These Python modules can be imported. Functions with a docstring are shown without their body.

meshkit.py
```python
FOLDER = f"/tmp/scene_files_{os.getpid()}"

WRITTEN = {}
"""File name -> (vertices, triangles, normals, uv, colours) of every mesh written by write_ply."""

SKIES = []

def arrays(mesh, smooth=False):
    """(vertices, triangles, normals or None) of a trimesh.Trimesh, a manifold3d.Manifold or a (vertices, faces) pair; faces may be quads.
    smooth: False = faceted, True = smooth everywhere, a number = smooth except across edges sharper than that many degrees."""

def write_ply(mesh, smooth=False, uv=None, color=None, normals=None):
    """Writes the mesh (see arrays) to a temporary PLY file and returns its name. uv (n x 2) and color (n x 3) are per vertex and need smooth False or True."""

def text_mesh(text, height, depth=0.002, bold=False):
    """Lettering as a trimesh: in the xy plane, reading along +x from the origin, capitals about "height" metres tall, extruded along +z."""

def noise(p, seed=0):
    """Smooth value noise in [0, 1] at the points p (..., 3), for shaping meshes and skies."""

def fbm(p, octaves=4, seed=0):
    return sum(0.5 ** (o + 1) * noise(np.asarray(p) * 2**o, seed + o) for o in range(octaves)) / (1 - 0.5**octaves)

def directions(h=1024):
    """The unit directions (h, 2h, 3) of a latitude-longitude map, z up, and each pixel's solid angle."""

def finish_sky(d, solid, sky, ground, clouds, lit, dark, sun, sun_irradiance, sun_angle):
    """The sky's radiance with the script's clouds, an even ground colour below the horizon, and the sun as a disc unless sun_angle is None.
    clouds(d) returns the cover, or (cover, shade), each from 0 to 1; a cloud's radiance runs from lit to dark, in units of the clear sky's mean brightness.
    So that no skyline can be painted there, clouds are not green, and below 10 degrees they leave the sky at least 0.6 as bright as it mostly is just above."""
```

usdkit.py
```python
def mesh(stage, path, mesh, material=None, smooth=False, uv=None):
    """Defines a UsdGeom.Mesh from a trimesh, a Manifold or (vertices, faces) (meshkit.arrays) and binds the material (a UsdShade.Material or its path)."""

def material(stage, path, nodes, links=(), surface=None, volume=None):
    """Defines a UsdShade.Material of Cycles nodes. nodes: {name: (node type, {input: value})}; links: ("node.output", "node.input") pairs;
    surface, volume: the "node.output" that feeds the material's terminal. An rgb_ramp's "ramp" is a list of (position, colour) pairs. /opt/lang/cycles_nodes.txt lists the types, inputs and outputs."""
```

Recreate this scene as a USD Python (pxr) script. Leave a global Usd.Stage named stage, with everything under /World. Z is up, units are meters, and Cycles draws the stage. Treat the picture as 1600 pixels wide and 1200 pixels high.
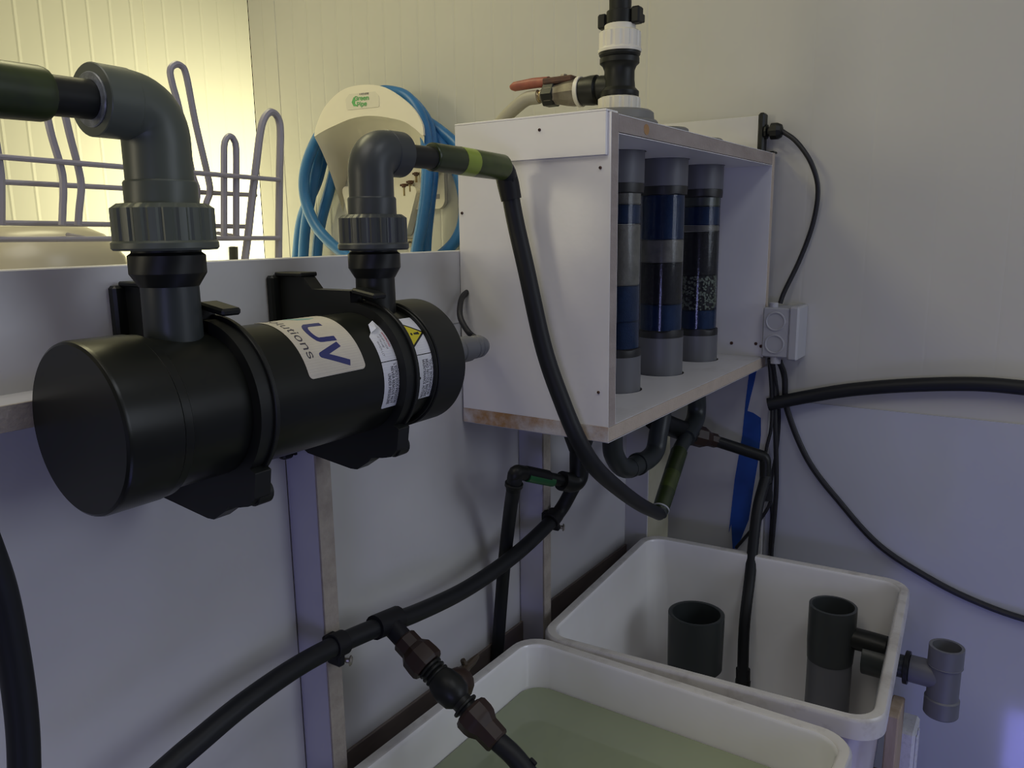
import math, random
import numpy as np, trimesh, usdkit, meshkit
from pxr import Usd, UsdGeom, UsdLux, UsdShade, Gf, Sdf
from shapely.geometry import Polygon, Point, box as sbox
from shapely.ops import unary_union

stage = Usd.Stage.CreateInMemory()
UsdGeom.SetStageUpAxis(stage, UsdGeom.Tokens.z)
UsdGeom.SetStageMetersPerUnit(stage, 1.0)
UsdGeom.Xform.Define(stage, '/World')
UsdGeom.Scope.Define(stage, '/World/Looks')
rng = random.Random(7); nrg = np.random.default_rng(7)
A = np.array

# ---------------------------------------------------------------- camera, lamps, exposure
F = 1245.5
YAW, PIT, ROL = np.radians([33.9, -10.83, -0.70])
CAM = A([-1.4306, -0.6, 1.37])
fw = A([math.cos(YAW)*math.cos(PIT), math.sin(YAW)*math.cos(PIT), math.sin(PIT)])
rt = np.cross(fw, [0, 0, 1]); rt /= np.linalg.norm(rt); up = np.cross(rt, fw)
RT = rt*math.cos(ROL)+up*math.sin(ROL); UP = -rt*math.sin(ROL)+up*math.cos(ROL)
cam = UsdGeom.Camera.Define(stage, '/World/camera')
M = Gf.Matrix4d(*RT, 0, *UP, 0, *(-fw), 0, *CAM, 1)
cam.AddTransformOp().Set(M)
cam.CreateHorizontalApertureAttr(36.0); cam.CreateVerticalApertureAttr(27.0)
cam.CreateFocalLengthAttr(36.0*F/1600)
cam.CreateClippingRangeAttr(Gf.Vec2f(0.02, 50))
cam.CreateExposureAttr(0.0)

def area_light(name, pos, target, w, h, color, power):
    l = UsdLux.RectLight.Define(stage, '/World/'+name)
    pos, target = A(pos, float), A(target, float)
    z = pos-target; z /= np.linalg.norm(z)
    x = np.cross([0, 0, 1.], z)
    x = x/np.linalg.norm(x) if np.linalg.norm(x) > 1e-6 else A([1., 0, 0])
    y = np.cross(z, x)
    l.AddTransformOp().Set(Gf.Matrix4d(*x, 0, *y, 0, *z, 0, *pos, 1))
    l.CreateWidthAttr(w); l.CreateHeightAttr(h)
    l.CreateColorAttr(Gf.Vec3f(*color)); l.CreateIntensityAttr(power)
    l.CreateNormalizeAttr(False)
    return l
# cool daylight from a window behind the camera, daylight behind the translucent far wall, added fill lights, a bluish tank lamp at the left
area_light('window_light', (-0.30, -2.45, 1.72), (-0.5, 0, 1.05), 1.2, 1.0, (0.78, 0.86, 1.0), 3.1)
area_light('outdoor_daylight', (-0.10, 1.50, 1.28), (-0.10, 0.5, 1.28), 0.6, 0.6, (1.0, 0.95, 0.66), 15.0)
area_light('far_ceiling_light', (-0.85, 0.60, 2.36), (-0.85, 0.60, 0), 0.6, 0.35, (1.0, 0.93, 0.54), 8.5)  # added lamp, unseen, to warm the upper right wall
area_light('side_window_light', (-2.95, 0.84, 1.56), (0, 0.2, 1.5), 0.5, 0.5, (1.0, 0.92, 0.66), 10.0)  # added source without a real window, brightens cabinet side and upper wall
area_light('ceiling_panel_light', (-1.55, -0.10, 2.36), (-1.55, -0.10, 0), 0.7, 0.6, (1.0, 0.95, 0.85), 3.5)  # unseen fill from above, added for walls and cabinet
area_light('near_ceiling_light', (-0.95, -0.95, 2.36), (-0.95, -0.95, 0), 0.5, 0.4, (0.90, 0.95, 1.0), 4.4)  # added overhead fill for the tubs and the water
area_light('tank_lamp_light', (-2.85, -1.15, 0.95), (0, -0.5, 0.85), 0.5, 0.35, (0.42, 0.44, 1.0), 8.0)
area_light('low_tank_light', (-0.95, -1.15, 0.12), (-0.55, -0.95, 0.9), 0.6, 0.4, (0.45, 0.50, 1.0), 1.6)  # extra unseen source, added to make the lower right wall bluer
area_light('floor_tank_light', (-0.78, -0.675, 0.12), (-0.78, -0.675, 1.0), 0.30, 0.12, (0.25, 0.25, 1.0), 8.0)

# ---------------------------------------------------------------- helpers
def ray(px, py): return fw+RT*(px-800)/F-UP*(py-600)/F
def P(px, py, **k):
    """Photo pixel -> point on the plane x=, y= or z= where the thing really stands."""
    (a, v), = k.items(); d = ray(px, py); i = 'xyz'.index(a)
    return CAM+d*((v-CAM[i])/d[i])

used = {}
def numbered(parent, name):
    k = (str(parent), name); n = used.get(k, 0); used[k] = n+1
    return name if n == 0 else '%s_%03d' % (name, n)
def key(pr, **k):
    for a, b in k.items():
        if b is not None: pr.SetCustomDataByKey(a, b)
def tag(o, label, cat, group=None):
    key(o, label=label, category=cat, group=group); return o
def thing(name, label, cat, group=None, kind=None):
    n = numbered('/World', name)
    o = UsdGeom.Xform.Define(stage, '/World/'+n).GetPrim()
    key(o, label=label, category=cat, group=group, kind=kind); return o
def obj(name, mesh, mat, parent=None, smooth=35, label=None, kind=None):
    pp = '/World' if parent is None else str(parent.GetPath())
    n = numbered(pp, name)
    if isinstance(mesh, list): mesh = trimesh.util.concatenate(mesh)
    m = usdkit.mesh(stage, pp+'/'+n, mesh, MATS[mat], smooth).GetPrim()
    key(m, label=label, kind=kind); return m

def cbox(lo, hi, c=0.0):
    lo, hi = np.minimum(lo, hi).astype(float), np.maximum(lo, hi).astype(float)
    if c <= 0:
        return trimesh.creation.box(bounds=[lo, hi])
    c = min(c, 0.45*(hi-lo).min()); pts = []
    for sx in (0, 1):
        for sy in (0, 1):
            for sz in (0, 1):
                s = A([sx, sy, sz]); p = np.where(s, hi, lo); d = np.where(s, -1, 1)*c
                for i in range(3):
                    q = p+d; q[i] = p[i]; pts.append(q)
    return trimesh.convex.convex_hull(A(pts))
def frame(z, hint=None):
    z = A(z, float); z /= np.linalg.norm(z)
    h = A(hint if hint is not None else ([0, 0, 1.] if abs(z[2]) < 0.9 else [1., 0, 0]), float)
    x = np.cross(h, z); x /= np.linalg.norm(x); return x, np.cross(z, x), z
def place(mesh, o, x, y, z):
    T = np.eye(4); T[:3, 0], T[:3, 1], T[:3, 2], T[:3, 3] = x, y, z, o
    m = mesh.copy(); m.apply_transform(T)
    if np.linalg.det(T[:3, :3]) < 0: m.invert()
    return m
def rbox(o, axis, hint, size, c=0.001):
    """Box centred on o, its z along axis."""
    x, y, z = frame(axis, hint); s = A(size)/2
    return place(cbox(-s, s, c), o, x, y, z)
def catmull(pts, n=10, closed=False):
    pts = A(pts, float); N = len(pts)
    if closed: Q = np.vstack([pts[-1], pts, pts[:2]])
    else: Q = np.vstack([2*pts[0]-pts[1], pts, 2*pts[-1]-pts[-2]])
    out = []
    for i in range(N if closed else N-1):
        a, b, c, d = Q[i:i+4]
        for t in np.arange(n)/n:
            out.append(0.5*((2*b)+(c-a)*t+(2*a-5*b+4*c-d)*t*t+(3*b-a-3*c+d)*t**3))
    if not closed: out.append(pts[-1])
    return A(out)
def tube(pts, r, n=14, closed=False, squash=1.0):
    pts = A(pts, float); N = len(pts); r = np.broadcast_to(np.asarray(r, float), (N,))
    t = np.roll(pts, -1, 0)-np.roll(pts, 1, 0)
    if not closed: t[0] = pts[1]-pts[0]; t[-1] = pts[-1]-pts[-2]
    t /= np.linalg.norm(t, axis=1)[:, None]
    x, y, _ = frame(t[0]); V = []
    a = np.linspace(0, 2*np.pi, n, endpoint=False)
    for i in range(N):
        x = x-t[i]*(x@t[i]); x /= np.linalg.norm(x); y = np.cross(t[i], x)
        V.append(pts[i]+r[i]*(np.cos(a)[:, None]*x+squash*np.sin(a)[:, None]*y))
    V = np.vstack(V); f = []
    for i in range(N if closed else N-1):
        j = (i+1) % N
        for k in range(n):
            l = (k+1) % n
            f += [[i*n+k, i*n+l, j*n+l], [i*n+k, j*n+l, j*n+k]]
    if not closed:
        V = np.vstack([V, pts[0], pts[-1]]); c0, c1 = len(V)-2, len(V)-1
        for k in range(n):
            l = (k+1) % n
            f += [[c0, l, k], [c1, (N-1)*n+k, (N-1)*n+l]]
    return trimesh.Trimesh(V, f, process=False)
def hose(pts, r, n=12, k=14): return tube(catmull(pts, n), r, k)
def lathe(prof, o=(0, 0, 0), axis=(0, 0, 1), n=40, a0=0, a1=2*np.pi):
    """prof: (radius, height along the axis), going so that outside is at the right hand."""
    full = abs(a1-a0-2*np.pi) < 1e-6
    a = np.linspace(a0, a1, n, endpoint=not full); x, y, z = frame(axis); o = A(o, float)
    V = np.vstack([o+h*z+r*(np.cos(a)[:, None]*x+np.sin(a)[:, None]*y) for r, h in prof])
    f = []; m = len(prof)
    for i in range(m-1):
        for k in range(n if full else n-1):
            l = (k+1) % n
            f += [[i*n+k, i*n+l, (i+1)*n+l], [i*n+k, (i+1)*n+l, (i+1)*n+k]]
    t = trimesh.Trimesh(V, f, process=True); t.update_faces(t.nondegenerate_faces()); return t
def cyl(o, axis, r, h0, h1, n=32, ch=0.0008):
    return lathe([(0, h0), (r-ch, h0), (r, h0+ch), (r, h1-ch), (r-ch, h1), (0, h1)], o, axis, n)
def ring(o, axis, r0, r1, h0, h1, n=40, ch=0.0006):
    return lathe([(r0, h0), (r1-ch, h0), (r1, h0+ch), (r1, h1-ch), (r1-ch, h1), (r0, h1), (r0, h0)], o, axis, n)
def extr(poly, o, x, y, depth):
    x, y = A(x, float), A(y, float); z = np.cross(x, y)
    gs = getattr(poly, 'geoms', [poly])
    ms = [trimesh.creation.extrude_polygon(g, depth, engine='earcut') for g in gs]
    return place(trimesh.util.concatenate(ms), A(o, float), x, y, z)
def rrect(w, h, r, n=6):
    pts = []
    for cx, cy, a in ((w/2-r, h/2-r, 0), (-w/2+r, h/2-r, 90), (-w/2+r, -h/2+r, 180), (w/2-r, -h/2+r, 270)):
        for t in np.linspace(0, 90, n+1):
            q = math.radians(a+t); pts.append((cx+r*math.cos(q), cy+r*math.sin(q)))
    return A(pts)
def loft(rings, cap0=True, cap1=True):
    n = len(rings[0]); V = np.vstack(rings); f = []
    for i in range(len(rings)-1):
        for k in range(n):
            l = (k+1) % n
            f += [[i*n+k, i*n+l, (i+1)*n+l], [i*n+k, (i+1)*n+l, (i+1)*n+k]]
    if cap0:
        V = np.vstack([V, rings[0].mean(0)]); c = len(V)-1
        f += [[c, (k+1) % n, k] for k in range(n)]
    if cap1:
        V = np.vstack([V, rings[-1].mean(0)]); c = len(V)-1; b = (len(rings)-1)*n
        f += [[c, b+k, b+(k+1) % n] for k in range(n)]
    return trimesh.Trimesh(V, f, process=False)
def ridged(o, axis, r, h0, h1, ribs=16, depth=0.0012, ch=0.002):
    """A union nut with grip ribs."""
    n = ribs*6; a = np.linspace(0, 2*np.pi, n, endpoint=False); x, y, z = frame(axis)
    gr = np.where((np.arange(n) % 6) < 4, 1.0, 0.0)
    def R(rr, h, d): return A(o)+h*z+((rr+d*gr)[:, None])*(np.cos(a)[:, None]*x+np.sin(a)[:, None]*y)
    return loft([R(r-depth-ch, h0, 0), R(r-depth, h0+ch*.6, depth), R(r-depth, h1-ch, depth), R(r-depth-ch, h1, 0)])
def hexnut(o, axis, r, h0, h1, n=6, c=0.0015, hint=None):
    x, y, z = frame(axis, hint); a = np.arange(n)*2*np.pi/n
    def R(rr, h): return A(o)+h*z+rr*(np.cos(a)[:, None]*x+np.sin(a)[:, None]*y)
    return loft([R(r-c, h0), R(r, h0+c), R(r, h1-c), R(r-c, h1)])
def arc(c, u, v, r, a0, a1, n=10):
    a = np.radians(np.linspace(a0, a1, n)); u, v = A(u, float), A(v, float)
    return A(c)+r*(np.cos(a)[:, None]*u+np.sin(a)[:, None]*v)
def screw(o, axis, r=0.004):
    return lathe([(0, -0.001), (r, -0.001), (r, 0.0006), (r*.6, 0.0016), (r*.45, 0.0005), (0, 0.0003)], o, axis, 16)

# ---------------------------------------------------------------- materials
MATS = {}
def mat(name, c, rough=0.5, c2=None, scale=8.0, contrast=(0.35, 0.65), bump=0.0, bscale=60.0, spec=0.5, stretch=(1, 1, 1), **extra):
    n = {'p': ('principled_bsdf', dict(base_color=c, roughness=rough, specular_ior_level=spec, **extra)),
         'g': ('geometry', {})}
    l = []
    if c2 is not None:
        n['mp'] = ('mapping', {'scale': stretch})
        n['n'] = ('noise_texture', {'scale': scale, 'detail': 5.0, 'roughness': 0.6})
        n['r'] = ('rgb_ramp', {'ramp': [(contrast[0], c), (contrast[1], c2)]})
        l += [('g.position', 'mp.vector'), ('mp.vector', 'n.vector'), ('n.fac', 'r.fac'), ('r.color', 'p.base_color')]
    if bump > 0:
        n['bn'] = ('noise_texture', {'scale': bscale, 'detail': 3.0}); n['b'] = ('bump', {'strength': bump, 'distance': 0.002})
        l += [('g.position', 'bn.vector'), ('bn.fac', 'b.height'), ('b.normal', 'p.normal')]
    MATS[name] = usdkit.material(stage, '/World/Looks/'+name, n, l, 'p.BSDF')
mat('wall_panel', (.56, .55, .51), .12, (.54, .53, .485), 2.5)
mat('dim_wall', (.34, .33, .32), .6)
MATS['far_panel'] = usdkit.material(stage, '/World/Looks/far_panel', {
    'd': ('diffuse_bsdf', {'color': (.62, .60, .48)}), 't': ('translucent_bsdf', {'color': (.72, .70, .55)}), 'm': ('mix_closure', {'fac': .5})},
    [('d.BSDF', 'm.closure1'), ('t.BSDF', 'm.closure2')], 'm.closure')
mat('lining', (.515, .53, .595), .10, (.495, .51, .575), 2.0)
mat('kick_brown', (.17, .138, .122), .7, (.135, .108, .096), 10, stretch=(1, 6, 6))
mat('laminate', (.585, .575, .575), .35, (.545, .535, .54), 5, bump=.05, bscale=180)
mat('laminate_cabinet', (.78, .765, .76), .35, (.73, .715, .71), 5, bump=.05, bscale=180)
mat('laminate_dirty', (.62, .60, .60), .4, (.47, .44, .43), 14, (.55, .8), bump=.05, bscale=150)
mat('rib_face', (.56, .55, .64), .4, (.50, .49, .58), 6)  # violet lamp light put into the white laminate colour
mat('raw_edge', (.50, .40, .30), .8, (.36, .28, .21), 60, (.35, .7), bump=.3, bscale=300)
mat('raw_edge_pale', (.50, .42, .34), .8, (.42, .35, .28), 30, (.3, .8), bump=.3, bscale=300)
mat('raw_edge_dull', (.36, .31, .28), .8, (.27, .225, .20), 40, (.3, .7), bump=.3, bscale=300, stretch=(.3, 1, 1))
mat('raw_edge_grey', (.44, .39, .33), .8, (.30, .26, .22), 50, (.3, .7), bump=.3, bscale=300)
mat('burnt_edge', (.56, .53, .52), .75, (.36, .20, .08), 16, (.42, .60), bump=.3, bscale=200)
mat('post_wood', (.52, .50, .36), .7, (.46, .43, .30), 20)
mat('timber', (.42, .33, .24), .8, (.32, .24, .16), 12, stretch=(6, 6, 1), bump=.2, bscale=120)
mat('floor_concrete', (.22, .21, .21), .7, (.15, .145, .145), 4)
mat('ceiling_white', (.60, .58, .52), .6)
mat('black_plastic', (.009, .010, .008), .30, spec=.28)
mat('black_satin', (.010, .011, .010), .42, spec=.3)
mat('black_rubber', (.010, .010, .012), .55, spec=.25)
mat('hose_black', (.011, .012, .014), .5, spec=.3)
mat('cable_black', (.014, .014, .017), .5)
mat('grey_pvc_dark', (.034, .040, .040), .38, spec=.35)
mat('grey_pvc', (.080, .091, .072), .4, spec=.4)  # far wall glow put into this grey for the inlet union
mat('grey_pvc_slate', (.040, .045, .046), .4, spec=.38)
mat('grey_pvc_light', (.12, .122, .135), .45)
mat('grey_cap', (.15, .15, .15), .5)
mat('glue', (.22, .24, .25), .3, (.12, .13, .13), 200)
mat('green_tape', (.05, .072, .012), .35, (.035, .05, .01), 60)
mat('green_tape_bright', (.22, .29, .03), .35)
mat('green_tape_dark', (.026, .040, .008), .35, (.017, .026, .007), 60)
mat('green_strip', (.01, .13, .035), .4)
mat('label_cream', (.52, .48, .41), .38, (.48, .44, .37), 30)
mat('label_white', (.62, .62, .66), .35)
mat('ink_navy', (.025, .03, .13), .4)
mat('ink_dark', (.05, .045, .06), .4)
mat('ink_black', (.012, .012, .012), .4)
mat('ink_red', (.45, .05, .05), .4)
mat('ink_teal', (.20, .36, .33), .35)
mat('ink_yellow', (.55, .47, .02), .4)
mat('ink_green', (.12, .40, .14), .4)
mat('ink_grey', (.25, .24, .24), .5)
mat('white_plastic', (.66, .63, .55), .35)
mat('hanger_white', (.74, .70, .60), .4)
mat('hose_blue', (.03, .165, .42), .4, (.026, .145, .37), 20)
mat('rack_wire', (.30, .28, .31), .4)
mat('bowl_white', (.44, .40, .29), .3)
mat('red_handle', (.34, .10, .06), .5, (.25, .07, .05), 70)
mat('brown_plastic', (.030, .016, .011), .45, spec=.35)
mat('brass', (.42, .34, .20), .35, (.25, .19, .10), 90, metallic=.8)
mat('steel', (.50, .47, .40), .35, (.30, .26, .2), 60, metallic=.7)
mat('valve_metal', (.20, .18, .14), .45, (.12, .10, .08), 60, metallic=.4)
mat('rust', (.11, .05, .03), .8, (.07, .04, .03), 90)
mat('braided_hose', (.34, .32, .25), .5)
mat('junction_grey', (.42, .42, .44), .45)
mat('tape_blue', (.012, .075, .36), .6, (.01, .06, .30), 40)
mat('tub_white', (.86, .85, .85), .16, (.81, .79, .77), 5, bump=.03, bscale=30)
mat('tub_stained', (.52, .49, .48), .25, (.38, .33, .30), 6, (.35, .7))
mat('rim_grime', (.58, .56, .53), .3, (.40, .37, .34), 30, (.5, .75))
mat('water_green', (.29, .325, .215), .06, (.27, .305, .20), 4)
mat('foam_blue', (.010, .036, .10), .9, (.007, .026, .075), 90, bump=.5, bscale=400)
mat('floss', (.25, .235, .20), .95, (.18, .17, .145), 60, bump=.5, bscale=300)
mat('carbon', (.014, .014, .016), .8, (.034, .033, .035), 160, (.5, .8), bump=.6, bscale=350)
mat('pellets', (.23, .26, .20), .8)
mat('sealant', (.012, .012, .012), .45)
mat('styrofoam', (.60, .60, .62), .8, (.45, .45, .46), 120, (.5, .8), bump=.4, bscale=200)
mat('handle_brown', (.05, .034, .02), .5)
MATS['clear_tube'] = usdkit.material(stage, '/World/Looks/clear_tube', {
    't': ('transparent_bsdf', {'color': (.93, .95, .97)}), 'g': ('glossy_bsdf', {'color': (1, 1, 1), 'roughness': .12}),
    'f': ('fresnel', {'IOR': 1.32}), 'm': ('mix_closure', {})},
    [('f.fac', 'm.fac'), ('t.BSDF', 'm.closure1'), ('g.BSDF', 'm.closure2')], 'm.closure')
def lamp_mat(name, c, s):
    MATS[name] = usdkit.material(stage, '/World/Looks/'+name, {'e': ('emission', {'color': c, 'strength': s})}, [], 'e.emission')

# ---------------------------------------------------------------- room shell
XR, YF = -0.030, 1.118          # wall_right plane, far wall plane
CEIL, XB, YN = 2.4, -3.0, -2.6
def struct(name, label=None):
    o = UsdGeom.Xform.Define(stage, '/World/'+name).GetPrim(); key(o, kind='structure', label=label); return o
def struct_mesh(name, mesh, m, label=None):
    o = obj(name, mesh, m); key(o, kind='structure', label=label); return o
struct_mesh('floor', cbox((XB-.1, YN-.1, -.1), (XR+.1, YF+.1, 0)), 'floor_concrete')
struct_mesh('ceiling', cbox((XB-.1, YN-.1, CEIL), (XR+.1, YF+.1, CEIL+.1)), 'ceiling_white')
struct_mesh('wall_back', cbox((XB-.1, YN-.1, 0), (XB, YF+.1, CEIL)), 'dim_wall')
struct_mesh('wall_near', cbox((XB, YN-.1, 0), (XR, YN, CEIL)), 'dim_wall')

def ribbed_panel(a, b, pitch, z0, z1, depth=0.0011, half=0.0035, th=0.05, joint=0.0):
    """Sandwich panel from a to b (metres along the wall), front at 0, V grooves, body behind. Polygon in (s, d)."""
    pts = [(a, -th), (a, -0.0022), (a+.0016, 0)]
    s = a+pitch
    while s < b-pitch*.4:
        d = depth if s > .02 else depth*.22
        if s > .02 or int(round((s-a)/pitch)) % 2: pts += [(s-half, 0), (s, -d), (s+half, 0)]
        s += pitch
    pts += [(b-.0016, 0), (b, -0.0022), (b, -th)]
    return Polygon(pts)
wr = struct('wall_right', 'white insulated wall panels with fine vertical grooves behind the cabinet')
js = [-2.6, -.98, 1.02, YF]
for a, b in zip(js[:-1], js[1:]):
    poly = ribbed_panel(a, b, 0.0485, 0, CEIL, .0006)
    # s runs along +y, panel front faces -x
    m = trimesh.creation.extrude_polygon(poly, CEIL, engine='earcut')
    T = np.eye(4); T[:3, 0] = (0, 1, 0); T[:3, 1] = (-1, 0, 0); T[:3, 2] = (0, 0, 1); T[:3, 3] = (XR, 0, 0)
    m.apply_transform(T)
    obj('panel', m, 'wall_panel', wr, smooth=False)
zl0, zl1 = P(1290, 631, x=XR)[2], P(1600, 662, x=XR)[2]
yl0, yl1 = P(1290, 631, x=XR)[1], P(1600, 662, x=XR)[1]
zat = lambda y: zl0+(zl1-zl0)*(y-yl0)/(yl1-yl0)
obj('lining_sheet', extr(Polygon([(-2.59, .02), (-.004, .02), (-.004, zat(-.004)), (-2.59, zat(-1.0))]), (XR-.0025, 0, 0), (0, 1, 0), (0, 0, 1), .0022), 'lining', wr, label='thin bluish-white lining sheet on the lower wall')
wf = struct('wall_far', 'glowing cream wall of ribbed translucent panels beyond the partition')
js = [XB, -2.52, -1.52, P(226, 40, y=YF)[0], XR+.001]
for a, b in zip(js[:-1], js[1:]):
    q = A(ribbed_panel(a+9, b+9, 0.049, 0, CEIL, .0012, .0045).exterior.coords)[:-1]
    k0 = [i for i, p in enumerate(q) if p[1] > -.01]; q = q[k0]; q = q[np.argsort(q[:, 0])]
    n = len(q); q[:, 0] -= 9; V = np.vstack([np.stack([q[:, 0], YF-q[:, 1], np.full(n, z_)], 1) for z_ in (0, CEIL)])
    f = [[i, i+1, n+i+1, n+i] for i in range(n-1)]
    obj('panel', (V, f), 'far_panel', wf, smooth=False)

# half-height partition: y = 0 is its camera side
PT = 1.348
wl = struct('wall_left', 'half-height partition of white laminate boards with vertical ribs')
RIB = [(-.9325, -.9145), (-.522, -.504)]
POST = (-.171, -.078)
for a, b in ((XB, -1.90), (-1.898, -.9335), (-.9335+.0015, -.523), (-.523+.0015, -.169), (-.169+.002, XR)):
    obj('board', cbox((a, 0, 0), (b, .018, 1.2600), .0008), 'laminate', wl)
obj('board', cbox((XB, -.0012, 1.2602), (XR, .018, PT), .0008), 'laminate', wl)
for a, b in RIB+[(-1.9, -1.882)]:
    obj('rib', cbox((a, -.0385, .42), (b, 0, 1.26 if a < -.6 else 1.1345), .0006), 'rib_face', wl)
    r = wl.GetChild('rib') if used[(str(wl.GetPath()), 'rib')] == 1 else wl.GetChild('rib_%03d' % (used[(str(wl.GetPath()), 'rib')]-1))
    obj('raw_edge', cbox((a, -.041, .42), (b+.0004, -.0385, 1.26 if a < -.6 else 1.1345), .0003), 'raw_edge_grey', r, label='raw chipboard front edge')
sh = obj('ledge', cbox((XB, -.0385, 1.2445), (-.9325, 0, 1.2622), .0006), 'laminate', wl, label='narrow white ledge behind the black cylinder')
obj('raw_edge', cbox((XB, -.0405, 1.2443), (-.9325, -.0385, 1.2622), .0003), 'raw_edge_grey', sh, label='raw chipboard front edge')
po = obj('post', cbox((POST[0], -.044, .42), (POST[1], 0, 1.1345), .002), 'post_wood', wl, label='yellowish timber post in the corner')
obj('face_board', cbox((POST[0]-.003, -.043, .42), (POST[0], 0, 1.1345), .0005), 'laminate', po, label='white side face')

obj('kick_rail', cbox((XB, -.004, .42), (POST[0]-.003, -.0002, .8065), .0008), 'kick_brown', wl, label='dark brown strip along the partition foot behind the tubs')  # thin dark brown strip low on the boards

# white board under the cabinet on the right wall
rb = thing('corner_board', 'white laminate board on the right wall below the cabinet, with blue tape along its edge', 'board')
BX = -.048
obj('panel', cbox((BX, -.212, 0), (XR-.0005, -.003, 1.134), .0008), 'laminate', rb)
# counter beyond the partition that carries the rack
ct = thing('back_counter', 'white counter beyond the partition under the dish rack', 'counter')
obj('worktop', cbox((XB+.3, .02, 1.20), (-.45, .60, 1.225), .003), 'laminate', ct)
for x in (XB+.35, -1.6, -.5):
    obj('support_panel', cbox((x, .03, 0), (x+.018, .55, 1.20), .001), 'laminate', ct)

# ---------------------------------------------------------------- column cabinet
CX0, CX1, CYF, CZ0, CZ1 = -.650, -.0565, -.205, 1.1355, 1.4915
T1 = .0165
cb = thing('column_cabinet', 'open-fronted white laminate box with raw wood edges holding the filter columns', 'cabinet')
COLX = [-.574, -.448, -.296, -.143]; COLY = -.112
def board(name, lo, hi, holes=(), faces=(), label=None, edge='raw_edge', lam='laminate_cabinet'):
    """Raw-edged core with thin laminate skins: faces lists (axis, side)."""
    lo, hi = A(lo, float), A(hi, float)
    if holes:
        poly = sbox(lo[0], lo[1], hi[0], hi[1])
        for x, y, r in holes: poly = poly.difference(Point(x, y).buffer(r, 12))
        core = extr(poly, (0, 0, lo[2]+.0006), (1, 0, 0), (0, 1, 0), hi[2]-lo[2]-.0012)
    else: core = cbox(lo, hi, .0004)
    o = obj(name, core, edge, cb, label=label)
    for ax, side in faces:
        a, b = lo.copy(), hi.copy()
        a[1] += .0003
        if side > 0: a[ax] = hi[ax]-.0002; b[ax] = hi[ax]+.0006
        else: b[ax] = lo[ax]+.0002; a[ax] = lo[ax]-.0006
        if holes and ax == 2:
            p2 = sbox(a[0], a[1], b[0], b[1])
            for x, y, r in holes: p2 = p2.difference(Point(x, y).buffer(r, 12))
            obj('laminate_face', extr(p2, (0, 0, a[2]-(.0004 if side < 0 else -.0)), (1, 0, 0), (0, 1, 0), .0008), lam, o)
        else:
            obj('laminate_face', cbox(a, b), lam, o)
    return o
hb = [(x, COLY, .0375) for x in COLX[1:]]
bt = board('bottom_board', (CX0, CYF, CZ0), (CX1, -.002, CZ0+.0175), hb, [(2, 1), (2, -1)], edge='raw_edge_pale', lam='laminate_dirty')
obj('end_edge', cbox((CX0-.0012, CYF, CZ0), (CX0, -.002, CZ0+.0173)), 'burnt_edge', bt, label='scorched left end edge')
lp = board('left_panel', (CX0, CYF, CZ0+.0176), (CX0+T1, -.002, CZ1), (), [(0, -1), (0, 1)], edge='raw_edge_dull')
rp = board('right_panel', (CX1-.0135, CYF, CZ0+.0176), (CX1, -.002, CZ1), (), [(0, -1), (0, 1)], edge='raw_edge_pale')
tb = board('top_board', (CX0+T1+.0003, CYF, CZ1-.0195), (CX1-.0138, -.002, CZ1-.001), hb, [(2, 1), (2, -1)], edge='raw_edge_dull')
obj('back_panel', cbox((CX0+T1+.0008, -.0060, CZ0+.0184), (CX1-.0143, -.0020, CZ1-.0203), .0004), 'laminate_cabinet', cb)
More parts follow.
